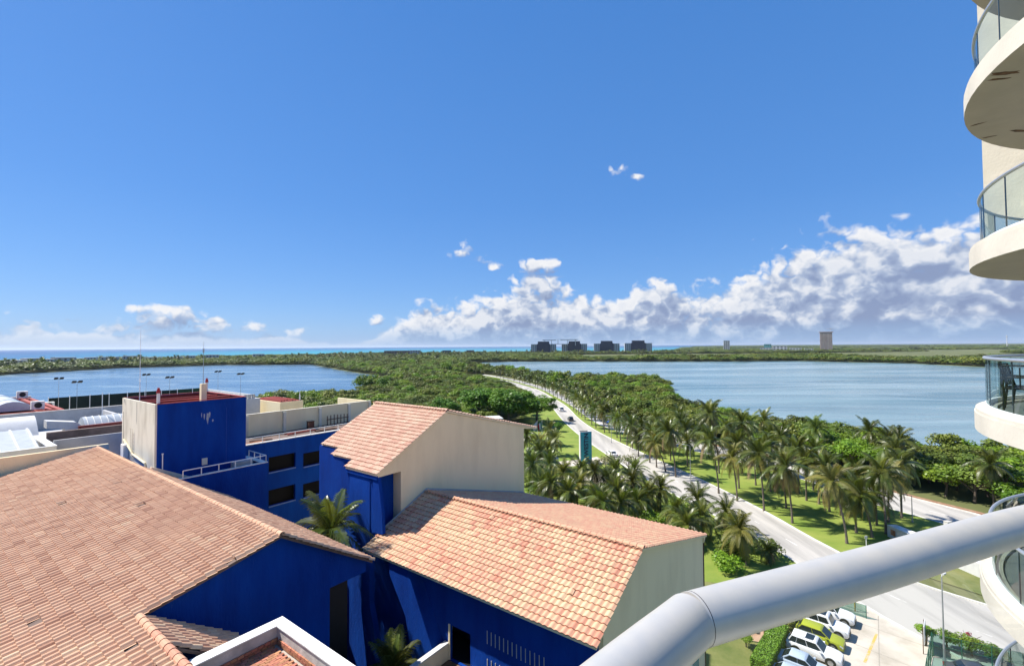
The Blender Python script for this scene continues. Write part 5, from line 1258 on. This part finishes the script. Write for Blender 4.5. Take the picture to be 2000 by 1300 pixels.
def car(style, pm_, x, y, heading, label, z=.016, group=None, dark_top=None):
    L_, W_, H_, belt, hood, wb, wt, rt__, rb, gc = CAR_SPECS[style]; hl = L_/2; hw = W_/2
    t = thing('parked_car' if group == 'cars parked behind the hedge' else 'car', label, 'car', (x, y, z), heading, group)
    tailz = belt if style in ('suv', 'jeep', 'hatch', 'van') else (belt-.03 if style == 'sedan' else belt+.02)
    st = [(hl, .74, .34, hood-.32), (hl-.06, .86, gc+.03, hood-.18), (hl-.35, .96, gc, hood-.06), (hl-.8, .99, gc, hood-.01), (wb, 1., gc, hood+.02), (0, 1., gc, belt), (rb, 1., gc, tailz), (-hl+.45, .985, gc, tailz-.03), (-hl+.08, .94, gc+.04, tailz-.08), (-hl, .84, .36, tailz-.22)]
    vs = []
    for (px_, wf, zb, zt) in st:
        w_ = hw*wf
        half = [(w_*.86, zb), (w_*.99, zb+.14), (w_, (zb+zt)/2), (w_*.985, zt-.14), (w_*.93, zt-.03), (w_*.80, zt)]
        vs += [(px_, a, c) for a, c in half]+[(px_, -a, c) for a, c in reversed(half)]
    n = 12; mb = MB(); mb.add(vs, [(i*n+k, i*n+(k+1) % n, (i+1)*n+(k+1) % n, (i+1)*n+k) for i in range(len(st)-1) for k in range(n)]+[tuple(range(n)), tuple((len(st)-1)*n+k for k in range(n))])
    body = mb.build('body', pm_, t, True)
    # cabin: painted frame, panes a little proud of it
    b0, b1, t0_, t1 = wb+.02, rb+.02, wt, rt__; bw, tw = hw*.93, hw*.78; zb, zt = belt-.03, H_
    base = [(b0, -bw*.92, hood-.01), (b0, bw*.92, hood-.01), (b1, bw*.95, zb), (b1, -bw*.95, zb)]; mid = [((b0*.45+t0_*.55)-.04, -bw*.98+.0, zb), None]
    top = [(t0_, -tw, zt-.09), (t0_, tw, zt-.09), (t1, tw, zt-.09), (t1, -tw, zt-.09)]; roof = [(t0_-.18, -tw*.86, zt), (t0_-.18, tw*.86, zt), (t1+.14, tw*.86, zt-.02), (t1+.14, -tw*.86, zt-.02)]
    mb = MB(); mb.add(base+top+roof, [(0, 1, 5, 4), (1, 2, 6, 5), (2, 3, 7, 6), (3, 0, 4, 7), (4, 5, 9, 8), (5, 6, 10, 9), (6, 7, 11, 10), (7, 4, 8, 11), (8, 9, 10, 11)]); mb.build('cabin', pm_, t, True)
    def pane(name, q, shrink, outward, mat=M_cgl):
        q = [Vector(p) for p in q]; c = sum(q, Vector())/len(q); nn = (q[1]-q[0]).cross(q[-1]-q[0]).normalized()
        if nn.dot(outward) < 0: nn = -nn
        mb = MB(); mb.add([c+(p-c)*shrink+nn*.012 for p in q], [tuple(range(len(q)))]); mb.build(name, mat, t)
    pane('windscreen', [base[0], base[1], top[1], top[0]], .90, Vector((1, 0, .3)))
    pane('rear_window', [base[2], base[3], top[3], top[2]], .84, Vector((-1, 0, .2)))
    for s, (i0, i1) in ((1, (1, 2)), (-1, (0, 3))):
        a, b_, c_, d_ = Vector(base[i0]), Vector(base[i1]), Vector(top[i1]), Vector(top[i0])
        cuts = {'suv': (.04, .44, .76, .97), 'jeep': (.08, .40, .70, .97), 'hatch': (.04, .50, .95), 'sedan': (.05, .50, .93), 'pickup': (.05, .52, .96), 'van': (.03, .35, .66, .97)}[style]
        for f0, f1 in zip(cuts, cuts[1:]):
            q0, q1 = a.lerp(b_, f0+.012), a.lerp(b_, f1-.012); q3, q2 = d_.lerp(c_, f0+.012), d_.lerp(c_, f1-.012)
            q0.z = q1.z = zb+.05
            q0 = q0.lerp(q3, .06); q1 = q1.lerp(q2, .06); q2 = q2.lerp(q1, .10); q3 = q3.lerp(q0, .10); nn = Vector((0, s, .2))
            mb = MB(); nv = Vector((0, s*.022, .006)); mb.add([q0+nv, q1+nv, q2+nv, q3+nv], [(0, 1, 2, 3)]); mb.build('side_window', M_cgl, t)
    if dark_top: mb = MB(); mb.add([(p[0]*.9-.02+(.0), p[1]*.8, p[2]+.008) for p in ((t0_-.22, -tw*.86, zt), (t0_-.22, tw*.86, zt), (t0_-1.0, tw*.86, zt-.004), (t0_-1.0, -tw*.86, zt-.004))], [(0, 1, 2, 3)]); mb.build('sunroof', M_cgl, t)
    wr = .34 if style in ('hatch', 'sedan') else .38
    for fx in (hl-.86, -hl+.92):
        for s in (-1, 1):
            mb = MB(); mb.cyl((fx, s*(hw-.205), wr), wr+.07, s*.217, 20, 'y'); mb.build('wheel_arch', M_black, t)
            mb = MB(); mb.cyl((fx, s*(hw-.19), wr), wr, s*.215, 24, 'y'); wh = mb.build('wheel', M_tyre, t, True)
            mb = MB(); mb.cyl((fx, s*(hw+.02), wr), wr*.62, s*.014, 16, 'y'); mb.build('rim', M_rim, wh)
    for s in (-1, 1):
        mb = MB(); mb.prism([(hl-.03, hood-.32), (hl-.30, hood-.16), (hl-.34, hood-.26), (hl-.04, hood-.42)], s*hw*.55, s*hw*.93, 'y'); mb.build('headlight', M_hl, t)
        mb = MB(); mb.box(-hl-.015, -hl+.14, min(s*hw*.66, s*hw*.95), max(s*hw*.66, s*hw*.95), tailz-.38, tailz-.16); mb.build('tail_light', M_tl, t)
        mb = MB(); mb.box(wb-.35, wb-.18, min(s*(hw-.02), s*(hw+.17)), max(s*(hw-.02), s*(hw+.17)), belt-.02, belt+.12); mb.build('mirror', pm_, t)
    mb = MB(); mb.box(hl-.10, hl+.012, -hw*.5, hw*.5, gc+.16, hood-.34); mb.build('grille', M_black, t)
    mb = MB(); mb.box(hl-.12, hl+.02, -hw*.80, hw*.80, gc+.02, gc+.15); mb.build('bumper', M_black if style in ('jeep', 'pickup') else pm_, t)
    if style == 'jeep':
        mb = MB(); mb.cyl((-hl-.19, 0, .95), .34, .18, 20, 'x'); mb.build('spare_wheel', M_tyre, t)
        for s in (-1, 1): mb = MB(); mb.tube([(t0_-.3, s*tw*.8, zt+.06), (t1+.2, s*tw*.8, zt+.06)], .025, 6); mb.build('roof_rail', M_black, t)
    if style == 'suv':
        for s in (-1, 1): mb = MB(); mb.tube([(t0_-.3, s*tw*.84, zt+.03), (t1+.2, s*tw*.84, zt+.02)], .02, 6); mb.build('roof_rail', M_rim, t)
    if style == 'pickup':
        mb = MB(); mb.box(-hl+.12, rb-.12, -hw*.78, hw*.78, tailz-.01, tailz+.012); mb.build('load_bed', M_black, t)
        mb = MB(); mb.tube([(rb-.2, -hw*.75, tailz), (rb-.2, -hw*.75, H_-.1), (rb-.2, hw*.75, H_-.1), (rb-.2, hw*.75, tailz)], .035, 8); mb.build('roll_bar', M_black, t)
    return t
PARK = 'cars parked behind the hedge'
car('pickup', PW, 34.4, 52.0, CAR_A, 'white pickup truck with black load bed, parked farthest from the viewer', group=PARK)
car('jeep', PW, 32.5, 49.6, CAR_A, 'boxy white off-road car with roof rails and spare wheel in the parked row', group=PARK, dark_top=True)
car('hatch', PG, 30.8, 47.7, CAR_A, 'lime green hatchback between the white cars', group=PARK)
car('suv', PW, 28.9, 45.6, CAR_A, 'white crossover with dark glass roof panel beside the lime hatchback', group=PARK, dark_top=True)
car('sedan', PB, 26.6, 43.5, CAR_A, 'pale blue saloon car beside the white crossover', group=PARK)
car('sedan', PB, 24.7, 41.6, CAR_A, 'pale blue car at the bottom edge, nearest of the parked row', group=PARK)
car('sedan', PK, 41.2, 41.9, R(-25), 'dark grey car behind the green wire fence')
def road_dir(line, y): 
    i = min(range(len(line)-1), key=lambda k: abs(line[k].y-y)); d = line[i+1]-line[max(0, i-1)]; return math.atan2(d.y, d.x)
for (st_, p_, x_, y_, fl, lb) in (('sedan', PW, 27.0, 127.5, 1, 'white saloon car driving past the teal sign'), ('suv', PK, 23.2, 187, 1, 'dark car in the tree shadow on the far road'), ('van', PW, 22.4, 214, 1, 'white van beyond the shadow on the far road'),
                                 ('sedan', PBL, 36.6, 181, 0, 'blue car on the far carriageway behind the palms'), ('suv', PK, 38.4, 196, 0, 'dark car ahead of the blue one behind the palms')):
    car(st_, p_, x_, y_, road_dir(LW_L, y_)+(0 if fl else math.pi), lb, group='cars on the avenue')

# ------------------------------------------------------------------ street furniture, sign, walls, fences
def lamp_post(x, y, h, label, arm=1.2, az_=0., z=.1, group='street lamps along the avenue'):
    t = thing('street_lamp', label, 'street lamp', (x, y, z), az_, group)
    b = MB(); b.tube([(0, 0, 0), (0, 0, h)], [.085, .05], 10); b.build('pole', M_pole, t); b = MB(); b.cyl((0, 0, .001), .16, .25, 10); b.build('base', M_pole, t)
    b = MB(); b.tube([(0, 0, h-.1), (arm*.4, 0, h+.08), (arm, 0, h+.12)], .035, 6); b.build('arm', M_pole, t); b = MB(); b.box(arm-.1, arm+.45, -.12, .12, h+.08, h+.2); b.build('lamp_head', M_white, t)
lamp_post(40.6, 44.7, 7.9, 'slender street lamp standing by the green fence in the near corner', .25, .5, .02)
lamp_post(37.9, 100, 8.4, 'street lamp on the median edge among the nearest palms', 1.2, 2.8); lamp_post(30.4, 144, 8.0, 'street lamp on the median across from the teal sign', 1.2, 2.8)
lamp_post(62, 104, 8.2, 'street lamp rising between palms toward the far carriageway', 1.2, .2); lamp_post(66.8, 78.6, 4.4, 'short lamp post at the end of the median by the handrail', .9, 3.0); lamp_post(28.2, 236, 8, 'distant street lamp at the road bend', 1.2, 2.8)
t = thing('street_sign_post', 'thin pale sign post on the median tip lawn', 'post', (50.2, 66.9, .1)); b = MB(); b.tube([(0, 0, 0), (0, 0, 2.6)], .045, 6); b.build('pole', M_metalw, t); b = MB(); b.box(-.2, .2, -.02, .02, 2.2, 2.55); b.build('plate', M_greyw, t)
t = thing('street_sign_post', 'pale post at the kerb of the corner grass below the handrail', 'post', (49.3, 61.6, .1)); b = MB(); b.tube([(0, 0, 0), (0, 0, 2.8)], .05, 6); b.build('pole', M_metalw, t); b = MB(); b.box(-.15, .15, -.02, .02, 2.3, 2.7); b.build('plate', M_white, t)
for k in range(2):
    t = thing('utility_cabinet', ('white utility cabinet beside the far carriageway near the handrail', 'small grey cabinet beside the white one near the handrail')[k], 'cabinet', (69.2+k*1.9, 74.8-k*.8, .1), .2)
    b = MB(); b.box(-.45, .45, -.3, .3, 0, 1.5-.3*k); b.build('body', M_white if k == 0 else M_greyw, t); b = MB(); b.box(-.5, .5, -.35, .35, 1.503-.3*k, 1.57-.3*k); b.build('top', M_conc, t)
t = thing('barrier_fence', 'low white pipe barrier beside the far carriageway', 'barrier', (70.4, 73.6, .1), -.4)
for k in range(4): b = MB(); b.tube([(k*1.3, 0, 0), (k*1.3, 0, 1.)], .05, 6); b.build('post', M_metalw, t)
for zz in (.45, .95): b = MB(); b.tube([(0, 0, zz), (3.9, 0, zz)], .035, 6); b.build('rail', M_metalw, t)
# pylon sign
sg = thing('pylon_sign', 'tall teal and white pylon sign with vertical dark lettering beside the road', 'sign', (18.6, 119.5, .08), .20)
M_teal = pm('teal_sign_face', (.04, .34, .43), .45, .10, .8); M_navy = pm('navy_letters', (.008, .02, .07), .5, .1, 4.)
b = MB(); b.box(-1.55, 1.55, -.35, .55, 0, 8.0); b.build('body', M_white, sg)
b = MB(); b.box(-1.35, 1.50, -.40, -.353, .35, 7.85); b.build('face', M_teal, sg)
b = MB(); b.box(-1.55, .6, .0, .2, 8.003, 8.16); b.build('top_trim', M_dark, sg)
cu = bpy.data.curves.new('lettering', 'FONT'); cu.body = 'WESTIN'; cu.size = 1.52; cu.extrude = .025; cu.align_x = 'CENTER'; cu.align_y = 'CENTER'; cu.offset = .05; cu.space_character = 1.06
tmp = bpy.data.objects.new('lettering_curve', cu); COL.objects.link(tmp); bpy.context.view_layer.update()
me = bpy.data.meshes.new_from_object(tmp); bpy.data.objects.remove(tmp); me.materials.clear(); me.materials.append(M_navy)
lt = link('lettering', me, sg); lt.matrix_basis = Matrix.Translation((.08, -.43, 4.75)) @ Matrix.Rotation(R(90), 4, 'X') @ Matrix.Rotation(R(90), 4, 'Z')
# flags
for k, (x_, y_) in enumerate(((6.9, 131.5), (8.3, 132.2))):
    t = thing('flag_pole', ('flag pole with hanging plain white flag on the hotel lawn', 'flag pole with hanging green white and red flag on the hotel lawn')[k], 'flag', (x_, y_, .08), .3)
    b = MB(); b.tube([(0, 0, 0), (0, 0, 8.6)], [.07, .04], 8); b.build('pole', M_metalw, t); b = MB(); b.cyl((0, 0, 8.6), .07, .12, 8); b.build('finial', M_metalw, t)
    for j, cm in enumerate((M_white,)*3 if k == 0 else (pm('flag_green', (.02, .2, .06), .7, .1, 3.), M_white, pm('flag_red', (.45, .02, .03), .7, .1, 3.))):
        q = 6; vs = []
        for a in range(q+1):
            f = (j+a/q)/3
            vs += [(-.06-1.25*f, .12*math.sin(f*9), 8.4-1.0*f*f), (-.06-.95*f, .16*math.sin(f*9+.5), 6.7-.9*f)]
        b = MB(); b.add(vs, [(2*i, 2*i+1, 2*i+3, 2*i+2) for i in range(q)]); b.build('flag_stripe', cm, t)
# flat canopies and drive
t = thing('flat_canopy', 'flat white canopy roof showing past the cream gable', 'canopy', (-8.6, 160, 0), .25)
b = MB(); b.box(-4.8, 4.8, -3.2, 3.2, 5.2, 5.6); b.build('roof', M_white, t)
for sx in (-4, 4):
    for sy in (-2.6, 2.6): b = MB(); b.box(sx-.15, sx+.15, sy-.15, sy+.15, 0, 5.197); b.build('column', M_white, t)
t = thing('gate_house', 'small white framed gate shelter among the garden palms', 'shelter', (9.3, 113.5, .08), .25)
b = MB(); b.box(-1.5, 1.5, -1.2, 1.2, 2.6, 2.85); b.build('roof', M_white, t)
for sx in (-1.35, 1.35):
    for sy in (-1.05, 1.05): b = MB(); b.box(sx-.1, sx+.1, sy-.1, sy+.1, 0, 2.597); b.build('column', M_white, t)
b = MB(); b.box(-1.2, 1.2, -.9, .9, .002, 2.2); b.build('booth', M_greyw, t)
flat('hotel_drive', [(22.6, 126), (20, 124.4), (12, 121), (4, 118), (2, 113), (10, 115), (20.5, 118), (24.6, 119)], .088, M_lot)
flat('hotel_drive', [(24.5, 110), (26.3, 104), (15, 100), (8, 106), (12, 108.5), (19, 108)], .092, M_lot)
# litter strip along the far kerb
l2 = [p for p in RW_R if 60 < p.y < 170]; strip('leaf_litter_verge', offs(l2, .4), offs(l2, 2.0), .085, pm('leaf_litter', (.22, .11, .06), .95, .0, 1.2, col2=(.34, .22, .14)))
# entrance wall on the tip of the median
ew = thing('entrance_wall', 'white wedge shaped entrance wall with red brick panels on the median tip', 'wall', (58.6, 66, .1))
pts = [(-.5, 7.0), (.9, 7.0), (2.4, -2), (2.0, -9.5), (1.2, -9.5), (.3, -2)]
b = MB(); b.prism(pts, 0, 1.7); b.build('wall', M_white, ew)
b = MB(); b.prism([(p[0]*1.0, p[1]*.999) for p in pts], 1.703, 1.78); b.build('coping', M_whited, ew)
for (x_, y_, r_) in ((-.42, 6.7, 0), (.42, 7.003, 1), (1.22, -8.2, 2)):
    for i in range(5):
        for j in range(7):
            b = MB()
            if r_ == 1: b.box(x_-.8+i*.23, x_-.59+i*.23, y_+.002, y_+.03, .4+j*.12, .5+j*.12)
            else: b.box(x_-.03-(0 if r_ == 0 else .06), x_-.002-(0 if r_ == 0 else .055), y_-i*.23-.21, y_-i*.23, .5+j*.12, .6+j*.12); 
            b.build('brick', M_brickred, ew)
# green wire fences round the car park
M_green = pm('green_fence_paint', (.012, .11, .07), .5, .15, 3.); M_net = glass('green_shade_net', (.35, .55, .50), .15, .3, .10)
def wire_fence(pts, h, label, net=True, step=2.0):
    p0 = Vector((*pts[0], 0)); t = thing('wire_fence', label, 'fence', (p0.x, p0.y, .02))
    for a, c in zip(pts, pts[1:]):
        a, c = Vector((*a, 0))-p0, Vector((*c, 0))-p0; n = max(1, round((c-a).length/step))
        for k in range(n+1): p = a.lerp(c, k/n); b = MB(); b.tube([p, p+Vector((0, 0, h))], .04, 6); b.build('post', M_green, t)
        for zz in (h-.03, h*.5, .1): b = MB(); b.tube([a+Vector((0, 0, zz)), c+Vector((0, 0, zz))], .022, 5); b.build('rail', M_green, t)
        if net:
            for k in range(n):
                p, q_ = a.lerp(c, k/n), a.lerp(c, (k+1)/n); b = MB(); b.add([p+Vector((0, 0, .08)), q_+Vector((0, 0, .08)), q_+Vector((0, 0, h-.06)), p+Vector((0, 0, h-.06))], [(0, 1, 2, 3)]); b.build('mesh_panel', M_net, t)
    return t
wire_fence([(33.6, 56.6), (36.6, 53.4)], 2.3, 'green mesh fence between the pickup and the road')
wire_fence([(36.8, 53.2), (38.5, 51.6)], 1.4, 'low green gate leaf at the car park entrance')
wire_fence([(40.0, 45.3), (35.0, 40.4)], 2.3, 'long green fence side of the fenced corner, seen edge on')
wire_fence([(40.2, 45.4), (45.8, 42.6), (48, 38)], 2.1, 'green netted fence in front of the dark grey car')
t = thing('sign_board', 'narrow pale board standing at the fence corner', 'sign', (40.2, 46.3, .02), .8); b = MB(); b.box(-.9, .9, -.04, .04, .9, 2.6); b.build('board', M_white, t)
for s in (-.85, .85): b = MB(); b.box(s-.04, s+.04, .045, .11, 0, 2.55); b.build('leg', M_wood, t)
b = MB(); b.box(-.05, .05, -.05, .05, 0, 1.5); o = b.build('bollard_shaft', pm('yellow_paint', (.7, .35, .03), .6, .1, 3.))
t = thing('yellow_bollard', 'yellow post at the car park entrance beside the low gate', 'bollard', (38.3, 53.0, .02)); o.parent = t; o.name = 'shaft'
b = MB(); b.cyl((0, 0, 1.503), .07, .05, 10); b.build('cap', M_dark, t)

# ------------------------------------------------------------------ far buildings
M_navyb = pm('navy_glass_facade', (.018, .026, .06), .5, .12, .08); M_pale = pm('pale_concrete_facade', (.50, .49, .47), .8, .08, .05); M_brownb = pm('brown_facade', (.20, .13, .10), .8, .1, .05); M_winf = pm('far_window', (.03, .035, .045), .3, .1, .1)
def condo(x, y, w_, h_, rz, label):
    t = thing('condominium_tower', label, 'building', (x, y, 0), rz, 'row of dark condominium towers on the far shore')
    cw_ = w_*.52; b = MB(); b.prism([(-cw_/2, 0), (cw_/2, 0), (cw_/2, h_*.80), (cw_*.43, h_*.84), (cw_*.43, h_), (-cw_*.43, h_), (-cw_*.43, h_*.84), (-cw_/2, h_*.80)], -9, 9, 'y'); b.build('centre_block', M_navyb, t)
    for k in range(9): b = MB(); b.box(-cw_*.47, cw_*.47, -9.35, -9.02, 3+k*h_*.088, 3.5+k*h_*.088); b.build('floor_band', pm('slate_band', (.05, .06, .10), .6, .1, .1), t)
    for s in (-1, 1):
        x0, x1 = sorted((s*cw_/2+s*1.5, s*w_/2)); b = MB(); b.box(x0, x1, -6, 7, 0, h_*.80); b.build('side_wing', M_pale, t)
        x0, x1 = sorted((s*cw_/2, s*cw_/2+s*1.48)); b = MB(); b.box(x0, x1, -7.5, 8, 0, h_*.76); b.build('link_bay', M_navyb, t)
        for k in range(3):
            xx = s*(cw_/2+1.5+(w_/2-cw_/2-1.5)*(k+.5)/3); b = MB(); b.box(xx-.9, xx+.9, -6.04, -6.005, 3, h_*.76); b.build('window_strip', M_winf, t)
for k, (x0_, x1_, D_) in enumerate(((1037, 1086, 1610), (1097, 1146, 1650), (1160, 1209, 1690), (1220, 1272, 1690))):
    condo(((x0_+x1_)/2-1000)/FPX*D_, D_, (x1_-x0_)/FPX*D_, 45+k*.6, -.12, f'dark navy tower with pale side wings, {ordi(k)} of four from the sea side')
def block(name, x, y, w_, d_, h_, rz, mat, label, cols, rows, cat='building', group=None, roofm=None, gapx=.55):
    t = thing(name, label, cat, (x, y, 0), rz, group); b = MB(); b.box(-w_/2, w_/2, -d_/2, d_/2, 0, h_); b.build('wall', mat, t)
    b = MB(); b.box(-w_/2-.3, w_/2+.3, -d_/2-.3, d_/2+.3, h_+.02, h_+max(.4, h_*.03)); b.build('roof', roofm or mat, t)
    for i in range(cols):
        for j in range(rows):
            cx_ = -w_/2+w_*(i+.5)/cols; cz = h_*(j+.5)/rows; b = MB(); b.box(cx_-w_/cols*gapx/2, cx_+w_/cols*gapx/2, -d_/2-.06, -d_/2-.01, cz-h_/rows*.25, cz+h_/rows*.25); b.build('window', M_winf, t)
    return t
block('long_hotel', -345, 1395, 74, 20, 18, .1, M_brownb, 'long brown hotel block rising above the trees before the sea', 10, 4)
block('long_hotel', -285, 1370, 30, 18, 19, .1, M_pale, 'pale end block standing beside the long brown hotel', 4, 4)
block('shore_hotel', -208, 1480, 26, 16, 17, 0, M_navyb, 'small dark hotel block among the shore trees', 3, 3); block('shore_hotel', -176, 1480, 22, 16, 14, 0, M_pale, 'small pale hotel block beside the small dark one', 3, 3)
block('shore_hotel', -134, 1490, 24, 16, 17, 0, M_brownb, 'small brown hotel block nearest the pale lagoon tip', 3, 3)
t = thing('sky_bridge', 'thin white roof slabs bridging the first two dark towers', 'bridge', (165, 1638, 0), -.05)
for (x0_, x1_, z0_, z1_) in ((-24, 28, 34.5, 36.4), (-58, -10, 48.6, 51.2), (4, 66, 49.4, 52.2)): b = MB(); b.box(x0_, x1_, -5, 5, z0_, z1_); b.build('slab', M_white, t)
for (xx, z0_, z1_) in ((-50, 30, 48.58), (-26, 30, 48.58), (30, 30, 49.38), (58, 30, 49.38), (-3, 36.42, 54.5)): b = MB(); b.box(xx-1, xx+1, -1, 1, z0_, z1_); b.build('support', M_white, t)
M_scaf = pm('bare_concrete_frame', (.36, .24, .18), .9, .15, .05)
t = thing('tower_under_construction', 'tall brown tower under construction with crane on the far plain', 'building', (1440, 2130, 0), -.55)
b = MB(); b.box(-23, 23, -14, 14, 0, 82); b.build('frame', M_scaf, t)
for k in range(16): b = MB(); b.box(-23.5, 23.5, -14.7, -14.02, 4+k*5, 5.2+k*5); b.build('floor_slab', M_pale, t)
for k in range(3): b = MB(); b.box(-22+k*16, -12+k*16, -14.5, -14.03, 0, 78); b.build('bay', M_brownb, t)
b = MB(); b.box(-27, 27, -16, 16, 82.1, 85); b.build('crown_slab', M_scaf, t)
b = MB(); b.tube([(19, 0, 85), (19, 0, 102)], 1.0, 4); b.tube([(2, 0, 99), (34, 0, 99)], .8, 4); b.build('crane', M_pole, t)
block('white_tower', 1062, 2300, 28, 20, 48, -.4, M_pale, 'narrow pale tower standing alone by the far inlet', 3, 9)
for k, (x_, y_, w_, h_) in enumerate(((1010, 1850, 40, 16), (1060, 1840, 50, 22), (1110, 1820, 40, 14), (1150, 1800, 30, 11), (1045, 1900, 26, 30))):
    block('white_resort', x_, y_, w_, 18, h_, -.5, M_white if k != 4 else pm('sea_green_roof', (.12, .35, .33), .7, .1, .1), f'white low resort building on the far plain, {ordi(k)} toward the construction tower', 4, 3, group='white resort cluster')
t = thing('radio_mast', 'thin white mast on the horizon beyond the level balcony', 'mast', (3260, 3060, 0)); b = MB(); b.tube([(0, 0, 0), (0, 0, 80)], [2.6, 1.2], 6); b.build('shaft', M_white, t); b = MB(); b.cyl((0, 0, 66), 4, 6, 10); b.build('drum', M_pale, t)
rh = random.Random(9)
hx = [(8, 709, 28), (40, 708, 22), (62, 709, 26), (95, 711, 18), (125, 712, 34), (150, 706, 22), (178, 708, 18), (215, 706, 26), (255, 704, 22), (300, 702, 26), (345, 700, 22), (372, 702, 16), (415, 701, 22), (505, 698, 20)]
for k, (px_, py_, wpx) in enumerate(hx):
    D_ = 760+px_*.85; X_ = (px_-1000)/FPX*D_; hh = rh.uniform(10.5, 15)
    block('beach_house', X_, D_, wpx/FPX*D_, 14, hh, .55, rh.choice((M_pale, M_white, M_cream, M_pale)), f'low pale beach building on the far strip, {ordi(k)} along from the view edge', 4, 2, group='low buildings on the beach strip', roofm=M_white, gapx=.38)


# ------------------------------------------------------------------ the air
mb = MB(); mb.box(-95000, 95000, -95000, 95000, -4., 130.)
hm = bpy.data.materials.new('sea_air'); hm.use_nodes = True; ht = hm.node_tree; ht.nodes.remove(ht.nodes['Principled BSDF'])
pv = N(ht, 'ShaderNodeVolumePrincipled'); pv.inputs['Color'].default_value = (.78, .88, 1., 1); pv.inputs['Density'].default_value = 3.2e-5; pv.inputs['Anisotropy'].default_value = .2
ht.links.new(pv.outputs[0], ht.nodes['Material Output'].inputs['Volume'])
mb.build('haze', hm, None, False, 'stuff')
